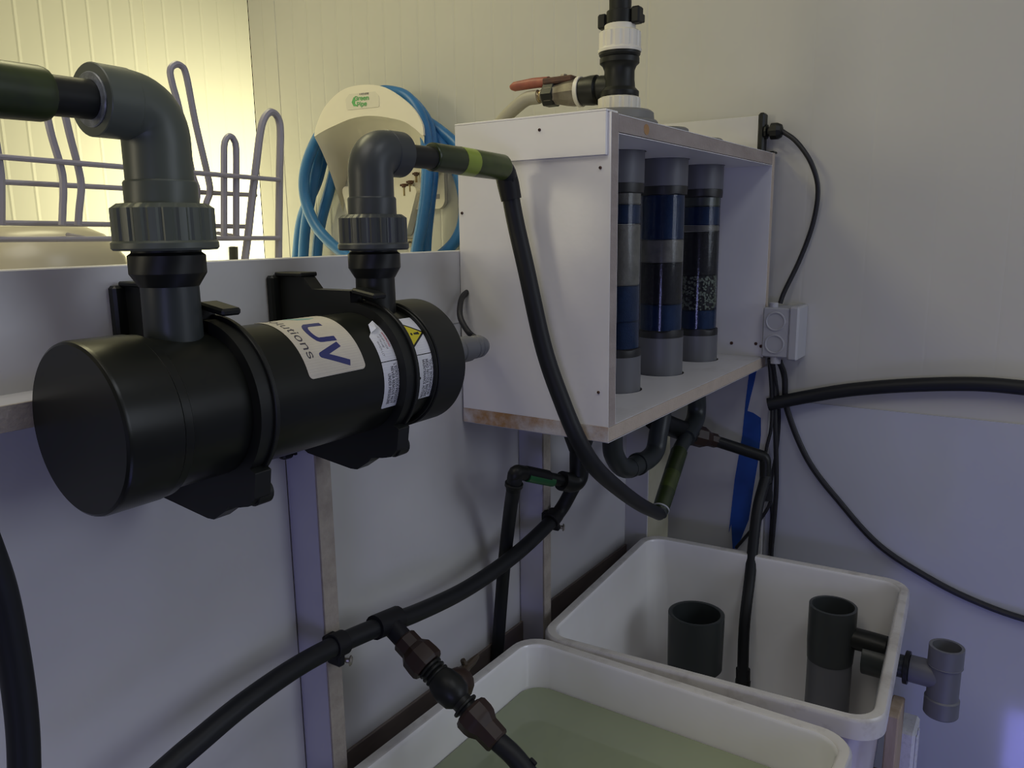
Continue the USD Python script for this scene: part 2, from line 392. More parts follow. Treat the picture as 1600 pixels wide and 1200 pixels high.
cs = obj('cap_strip', cbox((CX0-.0052, CYF+.004, CZ1-.0435), (CX0-.0008, -.002, CZ1+.0008), .0006), 'laminate_cabinet', cb, label='white strip along the top of the left panel')
obj('top_lip', cbox((CX0-.0052, CYF+.004, CZ1+.0008), (CX0+.022, -.002, CZ1+.0030), .0004), 'laminate_cabinet', cb)
for px, py in ((938, 262), (935, 613), (722, 333), (843, 203)):
    p = P(px, py, x=CX0-.0008)
    obj('screw', screw(p if px != 843 else P(px, py, x=CX0-.0053), (-1, 0, 0), .0017), 'rust', cb)
for px, py in ((1143, 536), (1181, 537), (1189, 541)):
    p = P(px, py, x=CX1-.0143); p[2] = max(p[2], CZ0+.021)
    obj('screw', screw(p, (-1, 0, 0), .0028), 'rust', cb)
obj('knot_stain', trimesh.creation.extrude_polygon(Point(0, 0).buffer(.006, 8), .0003).apply_transform(A([[1.2, 0, 0, P(1010, 205, y=CYF)[0]], [0, 0, -1, CYF+.00005], [0, 1, 0, CZ1-.0100], [0, 0, 0, 1]])), 'burnt_edge', tb, label='rusty brown stain')

# ---------------------------------------------------------------- filter columns
def wavy_ring(o, r, h0, h1, amp, seed, n=48):
    g = np.random.default_rng(seed); a = np.linspace(0, 2*np.pi, n, endpoint=False)
    w = sum(g.normal()*np.cos(k*a+g.uniform(0, 6))/k**.5 for k in range(2, 9))*amp*.45
    def R(rr, h, ww): return A(o)+np.stack([rr*np.cos(a), rr*np.sin(a), h+ww], 1)
    return loft([R(r-.003, h0, 0*w), R(r, h0+.001, w*.6), R(r+.0006, (h0+h1)/2, w*.2), R(r, h1-.001, w), R(r-.003, h1, 0*w)])
def column(i, label, bands, sleeve_bot, sock_top, cap_r, ct=None):
    x = COLX[i]; o = (x, COLY, 0); R = .0335
    c = thing('filter_column', label, 'filter column', 'filter columns standing in the white cabinet')
    ct = ct or CZ1+.021
    obj('bottom_socket', ring(o, (0, 0, 1), R-.003, R+.0015, CZ0-.022, sock_top), 'grey_pvc_light', c)
    obj('top_sleeve', ring(o, (0, 0, 1), R-.003, R+.002, sleeve_bot, CZ1+.004), 'grey_pvc_light', c)
    cp = obj('cap', lathe([(0, CZ1-.003), (cap_r, CZ1+.0015), (cap_r, ct-.010), (cap_r-.0015, ct-.008), (cap_r-.004, ct-.007), (cap_r-.005, ct-.002), (cap_r-.008, ct), (0, ct)], o), 'grey_cap', c)
    obj('clear_tube', lathe([(R-.0014, sock_top-.012), (R-.0014, sleeve_bot+.012)], o), 'clear_tube', c)
    obj('sealant_ring', wavy_ring(o, R+.0012, sleeve_bot-.013, sleeve_bot+.004, .0022, 10+i), 'sealant', c)
    obj('sealant_ring', wavy_ring(o, R+.0010, sock_top-.003, sock_top+.011, .0022, 30+i), 'sealant', c)
    for z0, z1, m in bands:
        r = R-.0024
        nm = {'foam_blue': 'blue_foam', 'floss': 'filter_floss', 'carbon': 'carbon_bed', 'pellets': 'pellet_bed', 'grey_pvc': 'grey_disc'}[m]
        if m == 'pellets':
            ms = []
            for k in range(620):
                a = rng.uniform(0, 2*np.pi); zz = rng.uniform(z0+.002, z1-.002); s = rng.uniform(.0014, .0023)
                b = trimesh.creation.icosphere(0 if k % 2 else 1, s); b.apply_scale((1, 1, rng.uniform(.6, 1.2)))
                b.apply_translation((x+(r-.003)*math.cos(a), COLY+(r-.003)*math.sin(a), zz)); ms.append(b)
            obj(nm, ms, 'pellets', c, smooth=True, kind='stuff')
            obj('bed_core', cyl(o, (0, 0, 1), r-.004, z0, z1), 'carbon', c)
        else: obj(nm, cyl(o, (0, 0, 1), r, z0+.0003, z1-.0003, ch=.0015), m, c)
    return c
def zc(i, py):      # height on column i's near side at photo row py
    px = {1: 990, 2: 1036, 3: 1094}[i]
    return P(px, py, y=COLY-.02)[2]
Z = lambda *r: [zc(1, v) for v in r]
z = Z(300, 320, 350, 445, 500, 545)
column(1, 'pale-filled filter column beside the left panel, under the black riser pipe', [(z[1], z[0], 'floss'), (z[2], z[1], 'foam_blue'), (z[3], z[2], 'floss'), (z[4], z[3], 'foam_blue'), (z[5]-.01, z[4], 'foam_blue')], zc(1, 287), zc(1, 553), .041, CZ1+.020)
Z = lambda *r: [zc(2, v) for v in r]
z = Z(298, 375, 412, 478, 520)
column(2, 'middle filter column with a broad dark blue foam band over black carbon', [(z[1], z[0], 'foam_blue'), (z[2], z[1], 'floss'), (z[3], z[2], 'carbon'), (z[4]-.008, z[3], 'foam_blue')], zc(2, 289), zc(2, 530), .039, P(1041, 193, y=COLY-.025)[2])
Z = lambda *r: [zc(3, v) for v in r]
z = Z(305, 322, 352, 362, 432, 487, 518)
column(3, 'right-hand filter column with a band of pale pebbly pellets low down', [(z[1], z[0], 'grey_pvc'), (z[2], z[1], 'foam_blue'), (z[3], z[2], 'floss'), (z[4], z[3], 'carbon'), (z[5], z[4], 'pellets'), (z[6]-.008, z[5], 'foam_blue')], zc(3, 294), zc(3, 526), .037, P(1102, 211, y=COLY-.025)[2])

# pipes under the cabinet
ZB = CZ0-.021
def elbow_path(a, c, b, r, n=10):
    """Polyline a -> rounded corner c -> b."""
    a, c, b = A(a), A(c), A(b); u = (a-c)/np.linalg.norm(a-c); v = (b-c)/np.linalg.norm(b-c)
    ang = math.acos(np.clip(u@v, -1, 1)); d = min(r/math.tan(ang/2), .48*np.linalg.norm(a-c)*1.9, .95*np.linalg.norm(b-c))
    p, q = c+u*d, c+v*d; t = np.linspace(0, 1, n)[:, None]
    w = (1-t)**2*p+2*t*(1-t)*c+t*t*q
    return np.vstack([a, w, b])
ub = thing('u_bend_pipe', 'dark grey U-bend pipe under the cabinet joining two filter columns', 'pipe')
x1, x2 = COLX[1]+.006, COLX[2]
pl = P(966, 722, y=COLY); pb = P(985, 738, y=COLY); pr = P(1030, 690, y=COLY)
ua = [P(u, v, y=COLY) for u, v in ((957, 694), (960, 712), (969, 727), (981, 732), (997, 725), (1013, 717), (1024, 703), (1029, 676), (1034, 645))]
x1, x2 = ua[0][0], ua[-1][0]-.004
ua = [A([x1, COLY, ZB+.01])]+ua+[A([x2+.004, COLY, ZB+.01])]
uc = catmull(ua, 6)
obj('bend', tube(uc[:26], .0145, 20), 'grey_pvc_dark', ub)
obj('bend', tube(uc[25:], .0150, 20), 'grey_pvc_dark', ub)
jd = (uc[31]-uc[29]); jd /= np.linalg.norm(jd)
obj('joint_collar', ring(uc[30], jd, .009, .0172, -.004, .004), 'grey_pvc_dark', ub)
for xx in (x1, x2+.004): obj('socket', cyl((xx, COLY, 0), (0, 0, 1), .0185, ZB-.012, ZB+.006), 'grey_pvc_dark', ub)

# outlet of the hidden column: reducer, elbow, taped tail
ob = thing('outlet_elbow', 'black drain elbow under the left end of the cabinet with a green-taped tail', 'pipe elbow')
x0 = P(905, 720, y=COLY)[0]; zb = P(905, 757, y=COLY)[2]; yb = COLY
obj('reducer', lathe([(0, CZ0-.0002), (.0215, CZ0-.0002), (.0205, ZB-.006), (.0135, ZB-.026), (0, ZB-.026)][::-1], (x0, yb, 0)), 'black_satin', ob)
pe = P(862, 748, y=-.098); ps = P(818, 739, y=-.088)
tail = pe-A([x0, yb, zb]); tail /= np.linalg.norm(tail)
obj('elbow', tube(elbow_path((x0, yb, ZB-.02), (x0, yb, zb), A([x0, yb, zb])+tail*.034, .014), .0128, 20), 'black_satin', ob)
obj('pipe', tube([A([x0, yb, zb])+tail*.03, ps], .0080, 14), 'black_satin', ob)
tp = obj('tape_wrap', tube([pe*.82+ps*.18, pe*.1+ps*.9, ps*1.0], [.0100, .0098, .009], 14), 'black_rubber', ob)
dn = np.cross(tail, [0, 0, 1]); dn /= np.linalg.norm(dn)
if dn[1] > 0: dn = -dn
lowdir = (dn*.75-A([0, 0, 1])*.65); lowdir -= tail*(lowdir@tail); lowdir /= np.linalg.norm(lowdir)
obj('green_strip', tube([pe*.98+ps*.02+lowdir*.0046, pe*.08+ps*.92+lowdir*.0046], .0068, 12), 'green_strip', ob, label='green strip of tape')

# outlet of the right column: leaning pipe with green tape
p3a = A([COLX[3]+.002, COLY, ZB]); p3b = P(1063, 700, y=-.125); p3c = P(1030, 803, y=-.14)
lp3 = thing('leaning_outlet_pipe', 'leaning dark pipe under the right filter column, wrapped in olive green tape', 'pipe')
obj('pipe', tube(np.vstack([elbow_path(p3a+A([0, 0, .01]), P(1090, 650, y=COLY), p3b, .03), p3c]), .0118, 18), 'grey_pvc_dark', lp3)
obj('socket', tube(elbow_path(p3a+A([0, 0, .01]), P(1090, 650, y=COLY), p3b*.7+P(1090, 650, y=COLY)*.3, .03), .0158, 18), 'grey_pvc_dark', lp3)
dd = p3c-p3b
obj('tape_wrap', tube([p3b+dd*.04, p3b+dd*.06, p3b+dd*.40], [.0120, .0135, .0134], 18), 'green_tape_dark', lp3)
obj('tape_wrap', tube([p3b+dd*.40, p3b+dd*.66], [.0132, .0132], 18), 'green_tape', lp3, label='brighter olive tape band')
obj('tape_wrap', tube([p3b+dd*.66, p3b+dd*.93, p3b+dd*.96], [.0133, .0128, .012], 18), 'green_tape_dark', lp3)
ju = thing('jubilee_band', 'thin clear band around the bottom end of the green-taped leaning pipe', 'band')
obj('band', ring((0, 0, 0), (0, 0, 1), .0115, .0136, -.0015, .0015).apply_transform(trimesh.geometry.align_vectors((0, 0, 1), dd)).apply_translation(p3b+dd*.93), 'junction_grey', ju)

# cross link and red connector to the drop pipe
cl = thing('drop_pipe', 'black pipe with a brown-red connector under the cabinet, dropping into the far tub', 'pipe')
ra = P(1045, 665, y=-.100); rbp = P(1082, 679, y=-.117); rc = P(1122, 690, y=-.148); rd = P(1196, 714, y=-.222)
obj('link', tube([P(1022, 655, y=-.105), ra, rbp], .017, 16), 'black_satin', cl)
dz = (rc-rbp)/np.linalg.norm(rc-rbp)
obj('connector', lathe([(0, -.004), (.018, -.004), (.0185, .0), (.0185, .022), (.0125, .036), (.0125, .050), (0, .050)], rbp, dz, 8), 'brown_plastic', cl, smooth=20, label='brown-red compression connector')
re_ = P(1160, 1075, y=-.243)
obj('arm', tube(elbow_path(rc-dz*.01, rd, rd+A([-.004, -.004, -.06]), .012), .0098, 14), 'black_satin', cl)
obj('hose', hose([rd+A([-.003, -.003, -.035]), P(1183, 800, y=-.226), P(1172, 900, y=-.232), P(1163, 980, y=-.238), re_], .0092), 'hose_black', cl)
obj('cuff', tube([rd+A([-.0035, -.0035, -.045]), rd+A([-.003, -.004, -.075])], .0115, 14), 'black_rubber', cl)
obj('cuff', tube([P(1161, 1045, y=-.241), P(1161, 1062, y=-.242)], .0115, 14), 'black_rubber', cl)
obj('foot', tube([P(1161, 1062, y=-.242), re_, A([re_[0], re_[1], .549])], .0125, 14), 'black_satin', cl)

# ---------------------------------------------------------------- inlet riser on column 1
ri = thing('inlet_riser', 'black inlet riser with white union nuts standing on the cabinet top', 'pipe')
rx, ry = COLX[1]+.002, COLY
def zr(py): return P(966, py, y=ry)[2]
o = (rx, ry, 0)
obj('flange', lathe([(0, CZ1+.0032), (.0545, CZ1+.0032), (.0545, CZ1+.014), (.053, CZ1+.016), (.050, CZ1+.017), (.049, CZ1+.026), (.046, CZ1+.0285), (0, CZ1+.0285)], (rx-.010, ry, 0)), 'grey_cap', ri)
obj('union_nut', ridged(o, (0, 0, 1), .0275, CZ1+.028, zr(152), 14), 'white_plastic', ri)
za, zb_ = zr(150), zr(82)
obj('tee_body', lathe([(0, za-.004), (.0235, za-.004), (.0255, za), (.0255, za+.005), (.0205, za+.010), (.0195, za+.02), (.0195, zb_-.022), (.022, zb_-.016), (.0255, zb_-.013), (.0255, zb_-.007), (.024, zb_-.006), (.0265, zb_-.003), (.0265, zb_+.002), (0, zb_+.002)], o), 'black_satin', ri)
obj('union_nut', ridged(o, (0, 0, 1), .0268, zb_+.002, zr(48), 14), 'white_plastic', ri)
obj('nut_lip', lathe([(0, zb_), (.0275, zb_), (.028, zb_+.003), (.026, zb_+.006), (0, zb_+.006)], o), 'white_plastic', ri)
obj('collar', cyl(o, (0, 0, 1), .020, zr(49), zr(38)), 'white_plastic', ri)
obj('pipe', cyl(o, (0, 0, 1), .0142, zr(40), CEIL-.001), 'black_satin', ri)
pc = zr(28)
obj('pipe_clip', ring((rx, ry, 0), (0, 0, 1), .0135, .0175, pc-.008, pc+.009), 'black_satin', ri, label='black pipe clip with square ends')
for q in (-1, 1): obj('clip_ear', cbox((rx-.007, ry+q*.0235-.006, pc-(.009 if q < 0 else .010)), (rx+.007, ry+q*.0235+.006, pc+(.011 if q < 0 else .008)), .002), 'black_satin', ri)
obj('clip_bridge', cbox((rx+.012, ry-.026, pc-.005), (rx+.019, ry+.026, pc+.005), .001), 'black_satin', ri)
# branch with ball valve, parallel to the right wall
bv = thing('brass_ball_valve', 'old ball valve with a red lever teed off the black riser', 'valve')
zc0 = P(945, 130, y=ry+.03)[2]
ax = A([-.03, 1, .0]); ax /= np.linalg.norm(ax)
b0 = A([rx, ry+.018, P(950, 131, y=ry)[2]])
def bpx(px): # distance along branch for photo column
    lo_, hi_ = 0, .6
    for _ in range(40):
        mid = (lo_+hi_)/2; q = b0+ax*mid-CAM; u = 800+F*(q@RT)/(q@fw)
        if u > px: lo_ = mid
        else: hi_ = mid
    return lo_
d1, d2, d3, d4, d5, d6 = [bpx(v) for v in (925, 908, 895, 872, 848, 836)]
obj('branch_socket', lathe([(0, -.01), (.0165, -.01), (.0175, d1*.35), (.0155, d1*.5), (.019, d1*.62), (.019, d1), (.0175, d2*.96), (0, d2*.96)], b0, ax, 24), 'black_satin', bv)
obj('seal_ring', ring(b0, ax, .008, .0195, d2*.95, d2+.004), 'white_plastic', bv, label='white sealing ring')
obj('body', lathe([(0, d2), (.018, d2+.002), (.018, d3), (.0165, d3+.01), (.0135, d4), (.0145, d4+.006), (.0145, d4+.016), (.0105, d5-.006), (.010, d5), (0, d5)], b0, ax, 10), 'valve_metal', bv, smooth=20)
obj('hex_end', hexnut(b0, ax, .0165, d4+.002, d4+.020), 'black_satin', bv)
lv = A([0, 0, 1.])-ax*ax[2]; lv /= np.linalg.norm(lv)
pv = b0+ax*(d3*.4+d4*.6)
side = -np.cross(ax, lv)
obj('stem', cyl(pv+lv*.008, lv, .005, 0, .012), 'rust', bv)
obj('lever_plate', rbox(pv+lv*.0175+ax*.006, ax, lv, (.020, .0085, .046), .002), 'rust', bv, label='rusted lever plate')
obj('lever_nut', hexnut(pv+lv*.020, lv, .0055, 0, .005), 'steel', bv)
l0, l1 = bpx(858)-.0, bpx(799)
lev = [b0+ax*l0+lv*.018, b0+ax*(l0*.6+l1*.4)+lv*.0185, b0+ax*(l0*.1+l1*.9)+lv*.017, b0+ax*l1+lv*.0165]
obj('lever_grip', tube(lev, [.0085, .0088, .0080, .0045], 12, squash=.8), 'red_handle', bv, label='faded red lever sleeve')
obj('hose_tail', lathe([(0, d5-.004), (.0085, d5-.004), (.0085, d5+.002), (.0070, d5+.004), (.0085, d5+.006), (.0085, d6), (0, d6)], b0, ax, 12), 'brass', bv)
tend = b0+ax*d6
bh = obj('braided_hose', hose([tend-ax*.006, tend+ax*.02+A([0, 0, -.004]), tend+ax*.062+A([0, 0, -.035]), tend+ax*.082+A([0, 0, -.075]), tend+ax*.088+A([0, 0, -.14]), tend+ax*.085+A([-.0, 0, -.30])], .0095), 'braided_hose')
tag(bh, 'beige braided hose hanging from the end of the ball valve', 'hose')

# ---------------------------------------------------------------- lamp bar and its cable, junction box
lb = thing('lamp_bar', 'flat white lamp bar with a black end cap lying on the cabinet top', 'lamp')
LX, LY = -.0575, -.176
obj('housing', cbox((LX, LY, CZ1+.0025), (LX+.014, .26, 1.5535), .001), 'laminate', lb)
obj('end_cap', cbox((LX-.003, LY-.010, CZ1+.001), (LX+.017, LY+.001, 1.5575), .003), 'black_satin', lb)
obj('foot', cbox((LX-.003, LY-.028, CZ1-.0002), (LX+.017, LY-.002, CZ1+.0035), .001), 'black_satin', lb)
ga = A([LX+.006, LY-.010, 1.527])
obj('plug', lathe([(0, 0), (.012, 0), (.012, .003), (.0075, .005), (.0075, .009), (.0135, .0095), (.0135, .020), (.0105, .026), (.005, .028), (0, .028)], ga, (0, -1, 0), 10), 'black_satin', lb, smooth=25)
ca = hose([ga+A([0, -.026, 0]), P(1245, 222, x=LX+.006), P(1268, 256, x=LX+.008), P(1278, 297, x=XR-.012), P(1270, 350, x=XR-.008), P(1250, 405, x=XR-.010), P(1226, 455, x=XR-.022), P(1219, 474, x=XR-.026)], .0039, 10, 10)
tag(obj('power_cable', ca, 'cable_black'), 'black power cable looping from the lamp bar down to the grey junction box', 'cable')
jb = thing('junction_box', 'grey plastic junction box with round knockouts on the wall beside the cabinet', 'junction box')
JX0, JX1 = CX1-.0035-.0135, XR-.0002
a = P(1191, 485, y=-.213); b = P(1222, 480, y=-.213)
jz0, jz1 = P(1208, 558, y=-.226)[2], P(1208, 482, y=-.226)[2]
jx = JX0; jy0, jy1 = -.2065-.042, -.2065
jx = P(1191, 520, y=jy1)[0]
obj('body', cbox((jx, jy0, jz0), (JX1, jy1, jz1), .002), 'junction_grey', jb)
obj('lid', cbox((jx-.0015, jy0-.017, jz0-.004), (JX1, jy0-.0004, jz1+.003), .003), 'junction_grey', jb)
for k, f_ in enumerate((.27, .73)):
    zz = jz0+(jz1-jz0)*(1-f_); c_ = (jx, (jy0+jy1)/2, zz)
    obj('knockout', lathe([(.0135, -.001), (.0165, -.001), (.0165, .0012), (.0155, .0018), (.0145, .0018), (.0135, .0012), (.0135, -.001)], c_, (-1, 0, 0), 28), 'junction_grey', jb)
obj('gland', cyl((jx+.012, (jy0+jy1)/2, 0), (0, 0, 1), .009, jz0-.012, jz0+.001), 'junction_grey', jb)
obj('gland', cyl((jx+.010, jy1-.014, 0), (0, 0, 1), .0075, jz1-.001, jz1+.008), 'junction_grey', jb)

def cable(label, pts, r=.0033, name='hanging_cable', m='cable_black'):
    return tag(obj(name, hose(pts, r, 10, 10), m), label, 'cable')
gx = jx+.012; gy = (jy0+jy1)/2
cable('long black cable sweeping from the junction box down across the right wall', [(gx+.002, gy-.006, jz0-.008), P(1226, 590, x=XR-.018), P(1230, 640, x=XR-.010), P(1262, 718, x=XR-.008), P(1310, 782, x=XR-.008), P(1375, 853, x=XR-.008), P(1460, 908, x=XR-.008), P(1530, 942, x=XR-.008), P(1600, 967, x=XR-.010), P(1680, 985, x=XR-.012)]+[A([XR-.012, y, z_]) for y, z_ in ((-.85, .735), (-1.2, .72), (-1.7, .78))], .0050, 'sweeping_cable')
cable('thick black cable dropping straight from the junction box behind the drop hose', [(gx-.004, gy+.004, jz0-.008), P(1210, 600, x=XR-.022), P(1212, 680, x=XR-.022), P(1213, 760, x=XR-.018), P(1208, 830, x=XR-.014), P(1205, 864, x=XR-.012), P(1204, 930, x=XR-.012)], .0042)
cable('thin black cable bowed left beside the blue tape, leftmost of the hanging cables', [(gx-.003, gy+.010, jz0-.004), P(1206, 625, x=XR-.030), P(1205, 668, x=XR-.031), P(1197, 705, x=XR-.032), P(1198, 740, x=XR-.032), P(1205, 775, x=XR-.029), P(1196, 800, x=XR-.028), P(1170, 833, x=BX-.008), P(1150, 856, x=BX-.008)], .0030)
cable('thin black cable crossing the thick one on its way down behind the far tub', [(gx+.004, gy+.006, jz0-.004), P(1217, 640, x=XR-.007), P(1214, 700, x=XR-.006), P(1204, 760, x=XR-.006), P(1206, 805, x=XR-.006), P(1203, 862, x=XR-.006), P(1202, 930, x=XR-.006)], .0030)

# horizontal black pipe on the right wall
hp = hose([P(1200, 632, x=XR-.030), P(1260, 620, x=XR-.018), P(1330, 609, x=XR-.014), P(1420, 602, x=XR-.014), P(1520, 600, x=XR-.014), P(1600, 606, x=XR-.014), P(1720, 620, x=XR-.014)]+[A([XR-.014, y, 1.095-.02*k]) for k, y in enumerate((-.85, -1.15, -1.6))], .0112)
tag(obj('wall_pipe', hp, 'hose_black'), 'thick black pipe running level along the right wall', 'pipe')

# blue tape on the corner board
def tape(px):
    pts = [P(u, v, x=BX) for u, v in px]
    q = A([[p[1], p[2]] for p in pts]); return q
bxp = tape([(1171, 581), (1183, 576), (1178, 600), (1173, 620), (1168, 642), (1177, 645), (1189, 653), (1189, 680), (1184, 724), (1178, 760), (1170, 812), (1158, 842), (1151, 857), (1145, 857), (1143, 818), (1139, 832), (1148, 750), (1160, 680), (1166, 620)])
ytape = Polygon(bxp).buffer(0)
tag(obj('blue_tape', extr(ytape, (BX-.0011, 0, 0), (0, 1, 0), (0, 0, 1), .0009), 'tape_blue'), 'torn strip of blue masking tape on the white corner board', 'tape')

# ---------------------------------------------------------------- UV unit
UY, UZ = -.0992, 1.2498
uv = thing('water_steriliser', 'black cylindrical water steriliser held by two brackets on the partition', 'water steriliser')
uo = (0, UY, UZ); RB = .0528
ux = (1, 0, 0)
obj('body', cyl(uo, ux, RB, -1.150, -.875, 96), 'black_plastic', uv)
obj('end_cap', lathe([(0, -1.1780), (.0545, -1.1780), (.0562, -1.1768), (.0570, -1.1745), (.0568, -1.1400), (.0558, -1.1390), (0, -1.139)], uo, ux, 96), 'black_plastic', uv)
obj('collar', ring(uo, ux, .050, .0560, -1.1395, -1.1325, 96), 'black_plastic', uv)
obj('end_cap', lathe([(0, -.8870), (.0575, -.8870), (.0585, -.8862), (.0585, -.8500), (.0570, -.8475), (.054, -.8468), (0, -.8468)], uo, ux, 96), 'black_satin', uv)
obj('collar', ring(uo, ux, .050, .0570, -.8895, -.8872, 96), 'black_satin', uv)
for s, b in ((-1.0775, 0), (-.9275, 1)):
    prof = unary_union([Point(0, 0).buffer(.0612, 48), sbox(.0, -.058, .0985, .0715), sbox(.083, -.088, .0985, .0835), Polygon([(.0985, .0825), (.058, .0825), (.046, .0700), (.0985, .0700)]),
        Polygon([(-.050, -.045), (-.047, -.064), (-.040, -.071), (-.030, -.0735), (-.016, -.0755), (-.012, -.080), (.002, -.089), (.010, -.0895), (.066, -.083), (.09, -.07), (.09, -.03), (0, -.02)])])
    prof = prof.difference(Point(0, 0).buffer(RB-.0004, 48)).buffer(-.001).buffer(.001)
    br = obj('bracket', extr(Polygon([(p[0], p[1]) for p in prof.exterior.coords], [list(h.coords) for h in prof.interiors]), (s-.007, UY, UZ), (0, 1, 0), (0, 0, 1), .014), 'black_satin', uv)
    obj('back_plate', cbox((s-.016, -.010, UZ-.092), (s+.016, -.0005, UZ+.083), .002), 'black_satin', br)
    obj('top_clip', cbox((s-.010, -.042, UZ+.0822), (s+.010, -.006, UZ+.0862), .001), 'black_satin', br)
    obj('release_tab', cbox((s-.0080, UY-.030, UZ+.0690), (s+.0080, UY-.002, UZ+.0742), .0015).apply_transform(trimesh.transformations.rotation_matrix(.16, (1, 0, 0), (s, UY-.002, UZ+.074))), 'black_satin', br)
    obj('clamp_rim', ring((0, UY, UZ), ux, RB+.001, .0640, s+.0035, s+.0075, 72), 'black_satin', br)
    obj('bolt_lug', cyl((0, UY-.037, UZ-.064), ux, .009, s-.002, s+.012, 20), 'black_satin', br)
def union(x, zelb, sgn, k, zt):
    o = (x, UY, 0); R = .0205*k; pm = 'grey_pvc' if sgn < 0 else 'grey_pvc_slate'  # same pvc twice, the inlet copy carries the glow in its colour
    u = thing('pipe_union', ('large grey union and elbow at the inlet, nearest the camera' if sgn < 0 else 'grey union and elbow at the outlet, in front of the hose hanger'), 'pipe fitting')
    obj('neck', lathe([(0, UZ+.040), (.0185*k, UZ+.040), (.0180*k, zt-.044), (.0185*k, zt-.043), (0, zt-.043)], o), 'grey_pvc_dark' if sgn < 0 else 'black_satin', u)
    obj('hex_base', lathe([(0, zt-.045), (.0185*k, zt-.045), (.0240*k, zt-.036), (.0240*k, zt-.024), (.0215*k, zt-.022), (.0215*k, zt-.017), (0, zt-.017)], o, n=16), 'black_satin', u, smooth=25)
    n_ = ridged(o, (0, 0, 1), .0312*k, zt-.0185, zt+.010, 22, .0012, .003)
    un = obj('union_nut', n_, pm, u)
    obj('nut_lip', lathe([(0, zt-.0205), (.0312*k, zt-.0205), (.0325*k, zt-.019), (.0325*k, zt-.0155), (.031*k, zt-.014), (0, zt-.014)], o), pm, un)
    obj('spigot', lathe([(0, zt+.009), (.0222*k, zt+.009), (.0222*k, zt+.0235), (.0212*k, zt+.025), (0, zt+.025)], o), pm, u)
    th = math.radians(1.5)
    d = A([sgn, -.05 if sgn < 0 else 0, .0]); d /= np.linalg.norm(d)
    c = A([x, UY, zelb]); L = .040*k
    path = elbow_path((x, UY, zt+.02), c, c+d*L, .021*k, 14)
    e = obj('elbow', tube(path, R, 36), pm, u)
    obj('elbow_socket', ring(c+d*(L-.020*k), d, .0125, R+.0005, 0, .0210*k), pm, e)
    return c, d, L
c1, dd1, L1 = union(-1.1045, 1.4525, -1, 1.05, 1.381)
c2, dd2, L2 = union(-.9025, 1.4395, 1, .96, 1.376)
# inlet pipe
ip = thing('inlet_pipe', 'dark inlet pipe wrapped in green tape entering from the left edge', 'pipe')
e1 = c1+dd1*L1; rise = A([0, 0, .02])
t1 = P(66, 147, y=e1[1]-.004); t0 = e1+(t1-e1)*3.2
obj('pipe', tube([e1-dd1*.02, e1, t1, t0], .0118, 20), 'black_satin', ip)
obj('tape_wrap', tube([t1+(e1-t1)*.06, t1, t1+(t0-t1)*.05, t0], [.0120, .0150, .0157, .0157], 20), 'green_tape_dark', ip, label='dark green tape wrapping')
obj('glue_ring', ring(e1, dd1, .0118, .0165, -.002, .0022), 'glue', ip, label='smeared pale glue around the pipe joint')
# outlet pipe with taped joint
op = thing('outlet_pipe', 'dark outlet stub with a lime green taped joint in front of the cabinet panel', 'pipe')
e2 = c2+dd2*L2; j0 = P(690, 247, y=UY); j1 = P(716, 251, y=UY); j2 = P(748, 256, y=UY); j3 = P(788, 262, y=UY-.004)
ju_ = (j3-e2)/np.linalg.norm(j3-e2)
obj('pipe', tube([e2-dd2*.02, e2, j1], .0105, 18), 'black_satin', op)
obj('tape_wrap', tube([j0-ju_*.016, j0-ju_*.014, j1], [.0120, .0135, .0137], 20), 'green_tape_dark', op, label='dark green tape wrapping')
jm = j1*.35+j2*.65
obj('tape_wrap', tube([j1, jm], [.0139, .0139], 20), 'green_tape_bright', op, label='lime green band of tape')
obj('tape_wrap', tube([jm, j3-ju_*.004, j3], [.0139, .0135, .011], 20), 'green_tape', op, label='olive green tape wrapping')
# hose A
ha0 = j3
hA = [j3-ju_*.004, j3+A([.004, 0, -.004]), P(795, 290, x=-.690), P(805, 345, x=-.684), P(822, 420, x=-.681), P(850, 545, x=-.680), P(880, 632, x=-.678), P(905, 690, x=-.670), P(930, 730, y=-.186), P(962, 760, y=-.180), P(1000, 788, y=-.160), P(1030, 803, y=-.141)]
hs = obj('black_hose', hose(hA, .0098, 10, 18), 'hose_black')
tag(hs, 'thick black hose curving down from the lime green joint past the cabinet panel', 'hose')
cf = thing('hose_elbow_cuff', 'black cuff at the bend where the hose leaves the lime green joint', 'hose fitting')
obj('cuff', tube([P(789, 268, x=-.692), P(794, 288, x=-.690), P(799, 312, x=-.688)], [.0118, .0122, .0115], 16), 'black_rubber', cf)
obj('clip_tab', rbox(P(799, 277, x=-.694), (0, 0, 1), (0, 1, 0), (.006, .008, .010)), 'black_rubber', cf)
# cable gland at the end cap
gl = obj('gland', lathe([(0, -.848), (.0125, -.848), (.0125, -.785), (.0135, -.784), (.0135, -.768), (.0122, -.767), (.0122, -.7615), (.0112, -.7605), (.0122, -.7595), (.0122, -.7545), (.0112, -.7535), (.0122, -.7525), (.0120, -.7475), (.0108, -.7465), (.0112, -.7455), (.009, -.7405), (.004, -.739), (0, -.739)], uo, ux, 28), 'grey_pvc_light', uv, label='ribbed grey cable gland')
cable('short black cable looping from the grey gland up behind the cabinet panel', [(-.742, UY, UZ+.004), (-.730, UY+.02, UZ+.006), P(748, 531, y=UY+.050), P(733, 520, y=UY+.062), P(720, 498, y=UY+.075), P(719, 478, y=UY+.083), P(724, 462, y=UY+.088), P(740, 450, y=UY+.088)], .0036, 'lamp_cable')

